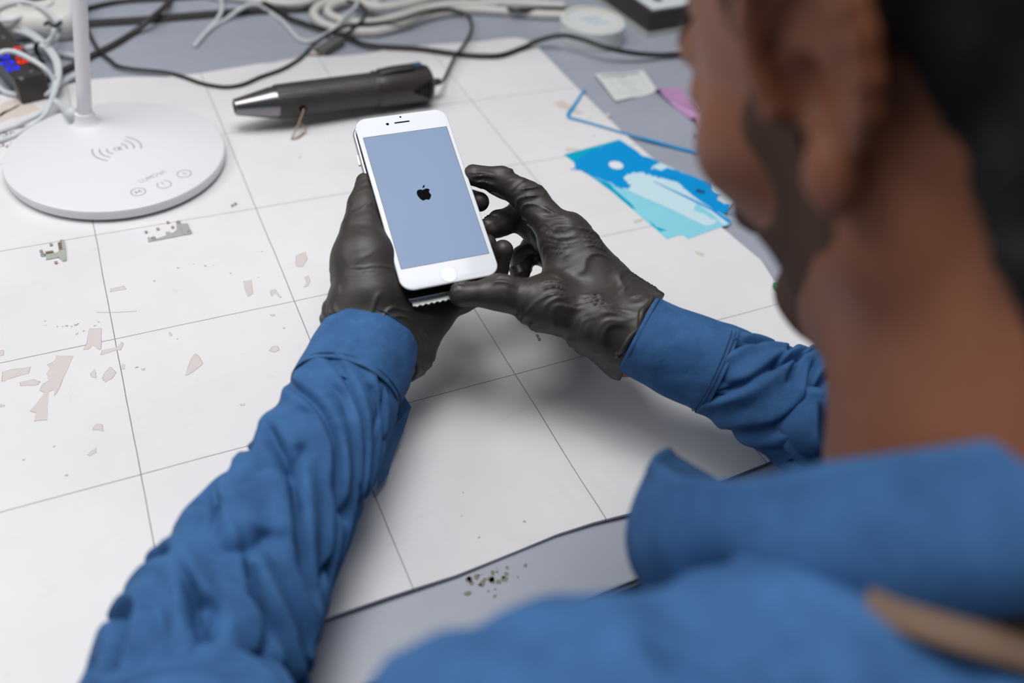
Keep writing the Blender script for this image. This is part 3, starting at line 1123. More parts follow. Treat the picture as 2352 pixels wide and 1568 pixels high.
def adapter():
    e = empty('power_adapter', Z(90, 50, 0))
    c = Z(100, 66, 12)
    f = Field(c - np.array([75, 70, 16]), c + np.array([62, 110, 34]), 1.6)
    f.cap(c + np.array([-30, 22, 0]), c + np.array([18, 10, 0]), 17, 17, 8)
    f.cap(c + np.array([-30, 80, 0]), c + np.array([28, 70, 0]), 17, 17, 8)
    f.cap(c + np.array([-30, 22, 0]), c + np.array([-30, 80, 0]), 17, 17, 8)
    f.cap(c + np.array([22, 14, 0]), c + np.array([32, 70, 0]), 17, 17, 8)
    f.cap(c + np.array([-5, 45, 0]), c + np.array([5, 45, 0]), 20, 20, 8)
    f.cut_plane(c + np.array([0, 0, 15]), (0, 0, 1), 3)
    f.cut_plane((0, 0, TT), (0, 0, -1), 1)
    adopt(f.mesh('body', M['cream_cable']), e)
    adopt(lathe('socket_face', [(0, 19), (1.5, 19), (2, 17.5), (2, 16), (-.5, 15), (-.5, 1)], c + np.array([-2, 35, 15]), (0, 0, 1), M['cream_cable']), e)
    tag(e, 'white rounded mains adapter under the bundled white leads at top left', 'adapter')


adapter()

# ------------------------------------------------------------------ USB meter
mA, mB, mC = Z(22, 70, 26), Z(106, 168, 26), Z(40, 190, 26)
ml = mB - mA
mlen = np.linalg.norm(ml[:2])
mx = ml / mlen
my = np.array([-mx[1], mx[0], 0])          # up across the face
meter = empty('usb_meter', (mA[0], mA[1], TT))
wid = abs((mC - mB) @ my)
o_ = mA - my * 0
body = [mB, mB - my * wid, mB - my * wid - mx * (mlen + 30), mB - mx * (mlen + 30)]
body = [b[:2] for b in body]
adopt(prism('case', body, TT, 26, M['black_plastic'], bevel=2.0), meter)
SEG = {'0': 'abcdef', '1': 'bc', '2': 'abged', '5': 'afgcd', '8': 'abcdefg'}
SL = {'a': ((0, 2), (1, 2)), 'b': ((1, 2), (1, 1)), 'c': ((1, 1), (1, 0)), 'd': ((0, 0), (1, 0)), 'e': ((0, 0), (0, 1)), 'f': ((0, 1), (0, 2)), 'g': ((0, 1), (1, 1))}


def digit(ch, p, w, h, m):
    out = []
    for s in SEG[ch]:
        (a, b), (c, d) = SL[s]
        A = p + mx * a * w + my * b * h / 2
        B = p + mx * c * w + my * d * h / 2
        v = (B - A) / np.linalg.norm(B - A)
        out.append(ribbon('d', [(A + v * .5)[:2], (B - v * .5)[:2]], 1.5, 26, 26.35, m))
    return out


for txt, col, cs in (('200', 'led_blue', ((8, 131), (19, 144), (31, 157))), ('518', 'led_red', ((36, 113), (46, 128), (56, 140)))):
    for ch, uv in zip(txt, cs):
        P0 = Z(*uv, 26) - mx * 3.2 - my * 5
        adopt(merge('digit', digit(ch, P0, 6.4, 10, M[col])), meter)
text_mesh('printed_mark', 'OK', Z(43, 177, 26), mx, my, 5, M['grey_print'], meter)
text_mesh('printed_mark', 'K', Z(68, 162, 26), mx, my, 5, M['grey_print'], meter)
text_mesh('printed_mark', 'V A', Z(2, 82, 26), mx, my, 5, M['grey_print'], meter)
tag(meter, 'black meter box with lit red and blue digits at the left edge', 'meter')

# ================================================================== TAPE, SCALE, PAPERS
tb = Z(1362, 80, TT)
tr = 33.0
TH = 24.0
tc = Z(1363, 44, TT + TH)
trad = np.linalg.norm((Z(1436, 46, TT + TH) - Z(1290, 42, TT + TH))[:2]) / 2
tape = empty('tape_roll', (tc[0], tc[1], TT))
adopt(lathe('roll', [(0, trad - 1), (.8, trad), (TH - 1, trad), (TH, trad - 1), (TH, trad - 6), (TH - 1.4, trad - 7), (TH - 1.4, 1)], (tc[0], tc[1], TT), (0, 0, 1), M['tape'], seg=72), tape)
adopt(lathe('core_edge', [(TH - 1.5, trad - 5.2), (TH + .2, trad - 5.4), (TH + .2, trad - 6.8), (TH - 1.5, trad - 7)], (tc[0], tc[1], TT), (0, 0, 1), M['tape_core'], seg=72), tape)
pr = plain('faded_blue_print', srgb(176, 190, 208), 0.7)
for i, (w_, dy) in enumerate(((16, 6), (12, -2), (18, -10))):
    adopt(ribbon('faded_print', [(tc[0] - 14 + i * 4, tc[1] + dy), (tc[0] - 14 + w_, tc[1] + dy + 1.5), (tc[0] - 2 + w_, tc[1] + dy + 1)], 3.2, TT + TH - 1.5, TT + TH - 1.2, pr), tape)
tag(tape, 'white roll of tape lying flat on the bench beyond the mat corner', 'tape roll')

scale = empty('digital_scale', Z(1486, 80, TT))
k0 = Z(1487, 86, TT)
dl = Z(1392, 18, TT) - k0
dr = Z(1575, 72, TT) - k0
dl, dr = dl[:2] / np.linalg.norm(dl[:2]), dr[:2] / np.linalg.norm(dr[:2])
dr = np.array([-dl[1], dl[0]]) * (1 if np.array([-dl[1], dl[0]]) @ dr > 0 else -1)


def rect(org, a, b, la, lb):
    o2 = org[:2]
    return [o2, o2 + a * la, o2 + a * la + b * lb, o2 + b * lb]


adopt(prism('base_plate', rect(k0, dl, dr, 150, 170), TT, TT + 5, M['steel'], bevel=1), scale)
k1 = k0[:2] + (dl + dr) * 3
adopt(prism('body', rect(k1, dl, dr, 144, 164), TT + 5, TT + 30, M['black_plastic'], bevel=2), scale)
k2 = k1 + (dl + dr) * 5
adopt(prism('weighing_plate', rect(k2, dl, dr, 134, 154), TT + 30, TT + 33, M['clear'], bevel=1), scale)
kc = k2 + dl * 24 + dr * 24
ems = [lathe('e', [(0, 7), (.5, 7)], (kc[0], kc[1], TT + 33), (0, 0, 1), M['grey_plastic'], seg=24)]
for a in (.35, 0, -.35):
    v = np.array([math.cos(math.radians(62) + a), math.sin(math.radians(62) + a)])
    ems.append(ribbon('e', [kc, kc + v * 12, kc + v * 22], 3.0, TT + 33, TT + 33.5, M['grey_plastic']))
adopt(merge('printed_emblem', ems), scale)
tag(scale, 'black scale with silver base and pale plate at the top beside the head', 'scale')


def sheet(name, quad, m, bulge, th=.25, n=14, parent=None, k=1.0, base=TT):
    """a thin bent sheet given by its four corners (3D); bulge(s,t) lifts it"""
    q = [np.array(p, float) for p in quad]
    vs, fs = [], []
    for side in (0, 1):
        for i in range(n + 1):
            for j in range(n + 1):
                s, t = i / n, j / n
                p = (q[0] * (1 - s) + q[1] * s) * (1 - t) + (q[3] * (1 - s) + q[2] * s) * t
                p = p + np.array([0, 0, bulge(s, t) + .15 + side * th])
                vs.append(S(p))
    N1 = (n + 1) ** 2
    for i in range(n):
        for j in range(n):
            a = i * (n + 1) + j
            fs.append((a, a + 1, a + n + 2, a + n + 1))
            b = a + N1
            fs.append((b, b + n + 1, b + n + 2, b + 1))
    ring = [i * (n + 1) for i in range(n + 1)] + [n * (n + 1) + j for j in range(1, n + 1)] + [i * (n + 1) + n for i in range(n - 1, -1, -1)] + [j for j in range(n - 1, 0, -1)]
    for a, b in zip(ring, ring[1:] + ring[:1]):
        fs.append((a, b, b + N1, a + N1))
    o = mesh_obj(name, vs, fs, m, None, auto=50)
    if parent:
        adopt(o, parent)
    return o


lab = empty('paper_label', Z(1440, 200, TT))
lq = [Z(1366, 176, TT), Z(1478, 163, TT), Z(1512, 212, TT), Z(1414, 236, TT)]
fb = lambda s, t: 3.5 * (1 - s) ** 3 * (1 - t * .4) + 1.2 * math.sin(s * 5) ** 2 * .8
sheet('sheet', lq, M['paper'], fb, parent=lab)
prn = []
for r_ in range(8):
    t = .10 + r_ * .105
    w_ = 1.0 if r_ else 3.6
    segs = 14 if r_ == 0 else 9
    for g in range(segs):
        if random.random() < .22 and r_:
            continue
        s0, s1 = .10 + g * .8 / segs, .10 + (g + random.uniform(.45, .85)) * .8 / segs
        P = []
        for s in (s0, s1):
            p = (lq[0] * (1 - s) + lq[1] * s) * (1 - t) + (lq[3] * (1 - s) + lq[2] * s) * t
            P.append(p + np.array([0, 0, fb(s, t) + .5]))
        d = P[1] - P[0]
        nn = np.array([-d[1], d[0], 0]) / np.linalg.norm(d) * w_ / 2
        prn.append(mesh_obj('p', [S(P[0] + nn), S(P[0] - nn), S(P[1] - nn), S(P[1] + nn)], [(0, 1, 2, 3)], M['grey_plastic'] if r_ == 0 else M['grey_print'], smooth=False))
adopt(merge('printed_lines', prn), lab)
tag(lab, 'curled white paper label with small grey print on the bench beside the pink film', 'label')

pk = sheet('protective_film', [Z(1492, 203, TT), Z(1556, 203, TT), Z(1700, 325, TT), Z(1640, 318, TT)], M['pink'],
           lambda s, t: .6 + 6 * max(0, math.sin(t * 11.0 + s * .8)) ** 6 + 2.5 * max(0, math.sin(t * 6 - s * 3)) ** 4, n=40)
tag(pk, 'shiny translucent pink plastic film strip beside the head', 'film')
tl = tube('clear_clip', [Z(1613, 222, 6), Z(1606, 232, 4), Z(1612, 250, 0)], 2.2, M['tape_core'], n=10, seg=10)
tag(tl, 'tiny beige clip standing by the pink film next to the face', 'clip')

# blue frame-shaped adhesive
fr = [cr(x, y, 3.267, 1000, 0) for x, y in [(1135, 678), (1118, 680), (1060, 770), (1005, 850), (1002, 872), (1020, 888), (1060, 896), (1200, 935), (1420, 1000), (1600, 1050), (1800, 1105), (1950, 1142), (1985, 1142), (2000, 1120), (2010, 1040), (1990, 1025), (1945, 1015)]]
wpts = catmull([Z(u, v, TT + (3.1 if i < 9 else (2.4 if i == 9 else 1))) for i, (u, v) in enumerate(fr)], 90)
wd = np.interp(np.linspace(0, 1, 90), [0, .1, .2, .5, .62, .8, .9, 1], [2.8, 3.2, 4.2, 3.2, 4.6, 5.6, 6.4, 4])
T2 = np.gradient(wpts[:, :2], axis=0)
T2 /= np.linalg.norm(T2, axis=1)[:, None]
N2 = np.stack([-T2[:, 1], T2[:, 0]], 1)
vs, fs = [], []
for i in range(90):
    a, b = wpts[i, :2] + N2[i] * wd[i] / 2, wpts[i, :2] - N2[i] * wd[i] / 2
    z = wpts[i, 2] + .4
    vs += [S((*a, z)), S((*b, z)), S((*b, z + .3)), S((*a, z + .3))]
for i in range(89):
    for k in range(4):
        a, b = 4 * i + k, 4 * i + (k + 1) % 4
        fs.append((a, b, b + 4, a + 4))
st_ = mesh_obj('adhesive_strip', vs, fs, M['blue_strip'], smooth=False)
tag(st_, 'thin bright blue frame-shaped adhesive strip lying half off the mat', 'adhesive strip')


# blue backing sheets with worn print
def mat_blue(name, deep, pale, seed, lo, hi, alpha):
    m = NT(name)
    v = m.coords()
    nz = m.noise(m.scaled(v, (1, 1, 1), (0, 0, seed)), 26, 5, 0.6, 0.4)
    sep = m.n('ShaderNodeSeparateXYZ')
    m.l(v, sep.inputs[0])
    # print has rubbed away toward the near end of the sheet
    g = m.math('ADD', m.math('MULTIPLY', sep.outputs[1], -4.2), nz)
    f = m.ramp(g, [(lo, 0.0), (hi, 1.0)])
    m.l(m.mix(f, deep, pale), m.b.inputs['Base Color'])
    m.b.inputs['Roughness'].default_value = 0.25
    m.b.inputs['Alpha'].default_value = alpha
    return m.m


def px6(L):
    return [cr(x, y, 3.484, 1250, 150) for x, y in L]


bs = empty('backing_sheet', Z(1480, 430, 0))
cy = mat_film('cyan_film', srgb(0, 178, 215), 0.9)
pale = mat_film('pale_cyan_film', srgb(150, 228, 246), 0.88)
deepm = plain('deep_blue_film', srgb(0, 148, 218), 0.25, var=0.05)
icy = plain('ice_blue_liner', srgb(200, 228, 238), 0.3, var=0.02)
HZ = .35
lower = px6([(162, 712), (605, 592), (720, 690), (860, 760), (1000, 850), (1150, 930), (1330, 1060), (1490, 1250), (1480, 1275), (1420, 1290), (1155, 1385), (1115, 1355), (1065, 1360), (985, 1388), (850, 1270), (700, 1140), (560, 1020), (400, 900), (250, 780)])
adopt(prism('lower_sheet', [Z(u, v, HZ)[:2] for u, v in lower], .1, HZ, pale), bs)
cyp = px6([(162, 712), (605, 592), (720, 690), (700, 800), (500, 900), (560, 985), (700, 1105), (735, 1150), (700, 1140), (560, 1020), (400, 900), (250, 780)])
adopt(prism('cyan_area', [Z(u, v, HZ)[:2] for u, v in cyp], HZ, HZ + .12, cy), bs)
cyl = px6([(840, 1235), (900, 1290), (985, 1318), (930, 1325), (870, 1280)])
adopt(prism('cyan_smear', [Z(u, v, HZ)[:2] for u, v in cyl], HZ, HZ + .12, cy), bs)
tag(bs, 'pale cyan backing sheet with notched end lying under the dark blue one', 'adhesive sheet')
bt = empty('backing_sheet', Z(1500, 420, 1))
upp = px6([(250, 770), (450, 655), (620, 600), (790, 715), (930, 775), (1100, 850), (1400, 965), (1500, 1010), (1525, 1050), (1520, 1090), (1440, 1195), (1490, 1250), (1440, 1280), (1350, 1190), (1220, 1100), (1200, 1160), (1280, 1185), (1340, 1225),
           (1390, 1240), (1355, 1275), (1290, 1280), (1000, 1140), (700, 1010), (540, 945), (380, 885), (300, 835), (240, 832), (215, 826), (246, 815)])
UZ = HZ + .25
adopt(prism('sheet', [Z(u, v, UZ)[:2] for u, v in upp], HZ + .14, UZ, icy), bt)
dk = px6([(250, 770), (450, 655), (620, 600), (790, 715), (930, 775), (870, 800), (860, 825), (940, 840), (985, 815), (1100, 850), (1340, 945), (1350, 1000), (1420, 1030), (1390, 1060), (1400, 1085), (1470, 1105), (1505, 1100), (1440, 1195), (1340, 1140),
          (1210, 1060), (1150, 1000), (1060, 930), (940, 895), (880, 885), (820, 870), (770, 850), (690, 862), (640, 885), (650, 915), (690, 955), (680, 985), (620, 985), (575, 965), (540, 935), (380, 885), (300, 835), (215, 826), (246, 815)])
dko = prism('blue_area', [Z(*q, UZ)[:2] for q in jag(dk, 1.1, 3, 5)], UZ, UZ + .12, deepm)
adopt(dko, bt)
stp = px6([(880, 925), (1000, 985), (1200, 1080), (1350, 1155), (1490, 1252)])
adopt(ribbon('blue_line', [Z(u, v, UZ)[:2] for u, v in stp], [1.0, 2.0, 3.4, 3.2, 5], UZ, UZ + .14, deepm), bt)
hc = Z(*px6([(578, 798)])[0], UZ)
adopt(lathe('punched_hole', [(.0, 7.4), (.26, 7.4)], (hc[0], hc[1], UZ), (0, 0, 1), M['glass_white'], seg=32), bt)
sq = px6([(1225, 985), (1295, 1005), (1280, 1028), (1210, 1010)])
adopt(prism('dark_square', [Z(u, v, UZ)[:2] for u, v in sq], UZ, UZ + .3, plain('dark_teal_print', srgb(0, 84, 124), .4)), bt)
sq = px6([(1405, 1040), (1475, 1065), (1460, 1100), (1388, 1075)])
adopt(prism('pale_square', [Z(u, v, UZ)[:2] for u, v in sq], UZ, UZ + .3, M['paper']), bt)
tl_ = px6([(1440, 1160), (1520, 1175), (1600, 1190)])
adopt(ribbon('blue_line', [Z(u, v, UZ)[:2] for u, v in tl_], 1.6, UZ, UZ + .14, deepm), bt)
tag(bt, 'dark blue adhesive backing sheet with round hole and rubbed pale middle', 'adhesive sheet')

gt = Z(1777, 650, 3)
gt2 = Z(1900, 706, 5)
gr = tube('opening_pick', [gt, gt * .7 + gt2 * .3, gt2], 6, M['green'], n=24, seg=14, rfun=lambda t: 1 + 6.5 * min(1, t * 3) ** .6, sq=.45)
tag(gr, 'green plastic opening tool whose tip shows at the right mat edge beside the neck', 'opening tool')

# ------------------------------------------------------------------ small parts on the mat


def px9(L):
    return [cr(x, y, 5.227, 50, 480) for x, y in L]


ba = empty('metal_bracket', Z(390, 533, 0))
A1 = px9([(1515, 332), (1550, 330), (1580, 365), (1640, 345), (1738, 312), (1735, 270), (1778, 264), (1800, 282), (1830, 275), (1866, 240), (1862, 178), (1905, 172), (1922, 240), (1945, 305), (1525, 386)])
adopt(prism('plate', [Z(*q, 1)[:2] for q in A1], .3, 1.0, M['steel'], bevel=.1), ba)
A2 = px9([(1905, 180), (2002, 170), (2032, 256), (2042, 288), (1948, 304), (1925, 240)])
adopt(prism('folded_plate', [Z(*q, 1)[:2] for q in A2], .5, 1.5, M['steel'], bevel=.1), ba)
for q in px9([(1590, 352), (2018, 272), (1888, 160)]):
    p = Z(*q, 1)
    adopt(lathe('screw_eye', [(0, 1.9), (.9, 1.9), (.9, 1.0), (.2, .9)], (p[0], p[1], 1), (0, 0, 1), M['silver'], seg=16), ba)
tag(ba, 'long stepped silver bracket lying on the mat below the lamp base', 'bracket')
bb = empty('metal_bracket', Z(135, 580, 0))
B1 = px9([(295, 540), (440, 515), (444, 572), (300, 600)])
adopt(prism('plate', [Z(*q, 1)[:2] for q in B1], .3, 1.2, M['steel'], bevel=.1), bb)
B2 = px9([(440, 520), (470, 495), (535, 485), (540, 560), (535, 612), (498, 612), (445, 572)])
adopt(prism('folded_plate', [Z(*q, 1)[:2] for q in B2], .4, 1.8, M['steel'], bevel=.1), bb)
B3 = px9([(490, 390), (515, 380), (535, 485), (500, 490)])
adopt(prism('arm', [Z(*q, 1)[:2] for q in B3], .3, 2.4, M['steel'], bevel=.1), bb)
for k in range(4):
    y = 405 + k * 23
    adopt(prism('contact', [Z(*q, 1)[:2] for q in px9([(440 + k * 4, y + 4), (490 + k * 4, y - 4), (494 + k * 4, y + 10), (444 + k * 4, y + 18)])], .3, 2.0, M['copper'], bevel=.15), bb)
adopt(prism('spring_strip', [Z(*q, 1)[:2] for q in px9([(295, 520), (388, 504), (392, 520), (297, 535)])], .3, 2.2, M['copper'], bevel=.1), bb)
for q in px9([(262, 545), (515, 600), (490, 385)]):
    p = Z(*q, 1)
    adopt(lathe('screw_eye', [(0, 1.8), (.9, 1.8), (.9, .9), (.2, .8)], (p[0], p[1], .6), (0, 0, 1), M['silver'], seg=16), bb)
tag(bb, 'small silver bracket with four copper contacts at the left of the mat', 'bracket')

screw0 = None
SCR = [((119, 561), 'tiny screw on the grid line above the copper-contact bracket'), ((96, 576), 'tiny screw left of the copper-contact bracket'),
       ((130, 602), 'tiny screw just below the copper-contact bracket'), ((337, 532), 'leftmost tiny screw above the long stepped bracket'), ((364, 525), 'tiny upright screw above the step of the long bracket'),
       ((387, 510), 'topmost tiny screw above the long stepped bracket'), ((398, 521), 'tiny screw touching the step of the long bracket'), ((535, 471), 'left one of two tiny screws right of the lamp base'),
       ((542, 467), 'right one of two tiny screws right of the lamp base'), ((1235, 770), 'tiny screw in the shadow under the right glove, upper of two'), ((1239, 778), 'tiny screw in the shadow under the right glove, lower of two')]
for i, ((u, v), lb) in enumerate(SCR):
    p = Z(u, v, 1)
    if screw0 is None:
        root = empty('screw', (p[0], p[1], 0))
        h_ = lathe('screw_head', [(0, 1.15), (.55, 1.25), (.8, .9), (.8, .1)], (0, 0, -750 + .9), (0, 0, 1), M['screw'], seg=14)
        s_ = lathe('screw_shank', [(0, .55), (.3, .7), (.6, .55), (.9, .7), (1.0, .3)], (0, 0, -750), (0, 0, 1), M['screw'], seg=10)
        for c_ in (h_, s_):
            c_.parent = root
        screw0 = root
        t = root
    else:
        t = screw0.copy()
        COL.objects.link(t)
        for ch in list(screw0.children):
            c2 = ch.copy()
            COL.objects.link(c2)
            c2.parent = t
    t.location = S((p[0], p[1], 0))
    t.rotation_euler = (0, 0, i * 1.3)
    tag(t, lb, 'screw', 'tiny screws on the mat')


# ================================================================== PHONE
PC = np.array([210.948, -323.089, 124.112])
px_ = np.array([0.99484, -0.08958, 0.04770])
py_ = np.array([0.07374, 0.92894, 0.36282])
px_ /= np.linalg.norm(px_)
py_ -= px_ * (px_ @ py_)
py_ /= np.linalg.norm(py_)
pn_ = np.cross(px_, py_)


def onphone(u, v, off=0.0):
    d = ray(u, v)
    p = C0 + d * (((PC + pn_ * off - C0) @ pn_) / (d @ pn_))
    return (p - PC) @ px_, (p - PC) @ py_


phone = bpy.data.objects.new('phone', None)
phone.empty_display_size = .02
COL.objects.link(phone)
pm = Matrix(((px_[0], py_[0], pn_[0]), (px_[1], py_[1], pn_[1]), (px_[2], py_[2], pn_[2]))).to_4x4()
pm.translation = S(PC)
phone.matrix_world = pm
tag(phone, 'white smartphone with a half-lifted lit blue screen held in both gloves', 'phone')


def rr_poly(w, h, r, n=10, cx=0, cy=0):
    P = []
    for (sx, sy, a0) in ((1, 1, 0), (-1, 1, 90), (-1, -1, 180), (1, -1, 270)):
        for k in range(n + 1):
            a = math.radians(a0 + 90 * k / n)
            P.append((cx + sx * (w / 2 - r) + r * math.cos(a), cy + sy * (h / 2 - r) + r * math.sin(a)))
    return P


def plate(name, poly, z0, z1, m, parent, bev=0.0, tf=None, seg=3):
    """phone-local slab in mm with rounded rims"""
    poly = [np.array(p, float) for p in poly]
    k = len(poly)
    cen = np.mean(poly, 0)
    rings = []
    if bev:
        for i in range(seg + 1):
            a = math.pi / 2 * i / seg
            rings.append((bev * (1 - math.sin(a)), z0 + bev * (1 - math.cos(a))))
        for i in range(seg + 1):
            a = math.pi / 2 * i / seg
            rings.append((bev * (1 - math.cos(a)), z1 - bev * (1 - math.sin(a))))
    else:
        rings = [(0, z0), (0, z1)]
    Nn = []
    for i in range(k):
        t = poly[(i + 1) % k] - poly[i - 1]
        t /= np.linalg.norm(t) + 1e-9
        Nn.append(np.array([t[1], -t[0]]))
    vs, fs = [], []
    for ins, z in rings:
        for i in range(k):
            q = poly[i] - Nn[i] * ins
            v = np.array([q[0], q[1], z])
            if tf:
                v = tf(v)
            vs.append(v / 1000)
    for j in range(len(rings) - 1):
        for i in range(k):
            a, b = j * k + i, j * k + (i + 1) % k
            fs.append((a, b, b + k, a + k))
    fs.append(tuple(range(k))[::-1])
    fs.append(tuple(range((len(rings) - 1) * k, len(rings) * k)))
    return mesh_obj(name, vs, fs, m, parent, auto=40)


HT = math.radians(3.4)


def housing_tf(v):
    # the back shell hangs open below the screen, hinged near the top
    x, y, z = v
    y0 = 66
    yy, zz = y - y0, z
    y2 = y0 + yy * math.cos(HT) - zz * math.sin(HT) * 0
    z2 = zz + yy * math.sin(HT)
    x2 = x - 1.2 + 0 * y
    z2 -= max(0, -x) * 0.03
    return np.array([x2, y2 - 1.0, z2 - 1.2])


disp = plate('display', rr_poly(65.2, 136.4, 8.6), -1.6, 0, M['glass_white'], phone, bev=.9)
plate('screen', rr_poly(58.5, 104.05, .3, 2), 0.0, .05, M['screen'], disp)
plate('screen_border', rr_poly(59.3, 104.9, .4, 2), 0.0, .025, plain('dark_blue_border', srgb(48, 58, 78), .3), disp)
plate('display_backing', rr_poly(62, 133, 7), -3.0, -1.6, M['phone_dark'], disp)
u_, v_ = onphone(1032.5, 630)
hbn = plate('home_button', [(u_ + 5.25 * math.cos(a), v_ + 5.25 * math.sin(a)) for a in np.linspace(0, 6.283, 41)[:-1]], 0, .22, plain('white_button', srgb(246, 246, 246), .25, var=.005), disp, bev=.1)
plate('button_ring', [(u_ + 5.7 * math.cos(a), v_ + 5.7 * math.sin(a)) for a in np.linspace(0, 6.283, 41)[:-1]], 0, .08, plain('silver_ring', srgb(150, 160, 166), .35, .3), disp)
s0, s1 = onphone(906, 282), onphone(943, 277.5)
sc_ = ((s0[0] + s1[0]) / 2, (s0[1] + s1[1]) / 2)
plate('earpiece_slot', rr_poly(11.0, 1.3, .6, 4, *sc_), 0, .05, M['grey_plastic'], disp)
plate('earpiece_slot', rr_poly(10.4, .8, .35, 4, *sc_), 0, .08, M['ink_black'], disp)
c_ = onphone(891.2, 284.5)
plate('front_camera', [(c_[0] + 1.05 * math.cos(a), c_[1] + 1.05 * math.sin(a)) for a in np.linspace(0, 6.283, 21)[:-1]], 0, .06, M['ink_black'], disp)
c_ = onphone(920.8, 268)
plate('light_sensor', [(c_[0] + .7 * math.cos(a), c_[1] + .7 * math.sin(a)) for a in np.linspace(0, 6.283, 21)[:-1]], 0, .06, M['ink_black'], disp)

# the dark apple on the screen
lx, ly = onphone(975, 443)
half = [(0, .36), (.10, .40), (.22, .43), (.36, .40), (.46, .30), (.50, .12), (.48, -.06), (.42, -.24), (.33, -.40), (.24, -.49), (.15, -.50), (.06, -.465), (0, -.455)]
rt = half
lf = [(-x, y) for x, y in half[::-1]][1:-1]
ap = catmull([(x, y) for x, y in rt + lf + [rt[0]]], 90)[:-1]
bc, brd = np.array([.60, .09]), .225
out = []
for p in ap:
    d = p - bc
    L_ = np.linalg.norm(d)
    if L_ < brd:
        p = bc + d / L_ * brd
    out.append(p)
SZ = 9.6
plate('screen_logo', [(lx + p[0] * SZ, ly - .8 + p[1] * SZ) for p in out], .05, .09, M['ink_black'], disp)
leaf = []
for a in np.linspace(0, math.pi / 2, 8):
    leaf.append((.02 + .20 * math.sin(a), .50 + .24 * (1 - math.cos(a))))
for a in np.linspace(0, math.pi / 2, 8)[:-1]:
    leaf.append((.22 - .20 * math.sin(a), .74 - .24 * (1 - math.cos(a))))
plate('screen_logo', [(lx + x * SZ, ly - .8 + y * SZ) for x, y in leaf], .05, .09, M['ink_black'], disp)

# back shell
hs = plate('housing', rr_poly(67.1, 138.3, 9.5), -7.6, -1.9, M['silver'], phone, bev=2.4, tf=housing_tf)
plate('shell_lining', rr_poly(63.4, 134.6, 7.5), -1.9, -1.82, M['phone_dark'], hs, tf=housing_tf)
r = random.Random(3)
for i in range(26):
    y = 62 - i * 4.9
    w = r.uniform(.6, 2.0)
    m_ = M['phone_brown'] if r.random() < .45 else (M['steel'] if r.random() < .4 else M['phone_dark'])
    plate('internal_component', rr_poly(w, r.uniform(2.2, 5), .2, 2, -31.2 + w / 2, y), -1.9, -1.9 + r.uniform(.5, 1.6), m_, hs, tf=housing_tf)
for y, L in ((41, 8), (24, 11), (8, 11)):
    plate('side_button', rr_poly(1.4, L, .6, 3, -34.2, y), -5.2, -3.4, M['glass_white'], hs, tf=housing_tf)
# serrated lower rim
P = [(-25, -69.4)]
for i in range(15):
    P += [(-25 + i * 1.9, -72.4 - (i % 2) * .5), (-24.1 + i * 1.9, -72.2 - (i % 2) * .9)]
P += [(4, -71.2), (4.5, -69.4)]
plate('lower_rim', P[::-1][::-1], -4.0, -2.6, M['steel'], hs, tf=housing_tf)


# ================================================================== PERSON
def J(u, v, d, r):
    return (D(u, v, d), r)


# joints (position, radius) taken where the gloves are seen
LH = dict(
    wrist=J(856, 782, 548, 23), wrist2=J(905, 812, 556, 19), wrist3=J(812, 735, 545, 20),
    thenar=J(850, 685, 548, 22), tmcp=J(841, 602, 553, 18), tmid=J(835, 535, 558, 13), tip_=J(839, 478, 566, 9.8), ttip=J(843, 420, 576, 7.4),
    imcp=J(885, 540, 588, 12), mmcp=J(925, 600, 588, 12), rmcp=J(965, 660, 582, 12), pmcp=J(995, 712, 574, 11),
    hyp=J(935, 800, 565, 14),
)
RH = dict(
    wrist=J(1458, 762, 570, 23), wrist2=J(1477, 715, 585, 14), wrist3=J(1430, 812, 570, 14),
    imcp=J(1298, 548, 583, 13.5), ipip=J(1212, 452, 588, 10.6), idip=J(1150, 414, 586, 8.8), itip=J(1090, 402, 582, 7.3),
    mmcp=J(1320, 600, 606, 13), mpip=J(1196, 492, 616, 9.6), mdip=J(1150, 512, 604, 8.6), mtip=J(1126, 524, 596, 7.6),
    rmcp=J(1340, 650, 624, 13), rpip=J(1232, 560, 645, 9.4), rdip=J(1200, 598, 638, 8.4), rtip=J(1195, 625, 628, 7.4),
    pmcp=J(1370, 700, 634, 12), ppip=J(1275, 640, 652, 8.4), pdip=J(1240, 660, 650, 7.4), ptip=J(1215, 672, 640, 6.6),
    tcmc=J(1375, 745, 560, 17), tmcp=J(1258, 697, 556, 16), tip_=J(1148, 671, 550, 10.2), ttip=J(1060, 677, 542, 7.4),
)


def left_hand(f, g=0.0):
    A = {k: (p, r + g) for k, (p, r) in LH.items()}
    k = 9
    f.chain([A['wrist'], A['thenar'], A['tmcp'], A['tmid'], A['tip_'], A['ttip']], k)
    f.chain([A['wrist3'], A['thenar']], k)
    f.chain([A['wrist'], A['wrist2'], A['hyp'], A['pmcp']], 12)
    for n in ('imcp', 'mmcp', 'rmcp', 'pmcp'):
        f.cap(A['wrist'][0], A[n][0], 17 + g, A[n][1], 14)
        f.cap(A['tmcp'][0], A[n][0], 14 + g, A[n][1], 14)
    f.chain([A['hyp'], A['rmcp']], 14)
    fg = [[A['imcp'], J(960, 478, 612, 9.6 + g), J(1050, 452, 606, 8.6 + g), J(1102, 463, 590, 6.9 + g)],
          [A['mmcp'], J(1010, 560, 606, 9.8 + g), J(1090, 556, 604, 8.8 + g), J(1118, 560, 592, 7.4 + g)],
          [A['rmcp'], J(1050, 632, 594, 9.4 + g), J(1140, 616, 586, 8.2 + g), J(1156, 574, 576, 7.2 + g)],
          [A['pmcp'], J(1060, 690, 576, 8.2 + g), J(1112, 672, 570, 7.4 + g), J(1128, 650, 564, 6.4 + g)]]
    for c in fg:
        f.chain(c, 4.0)


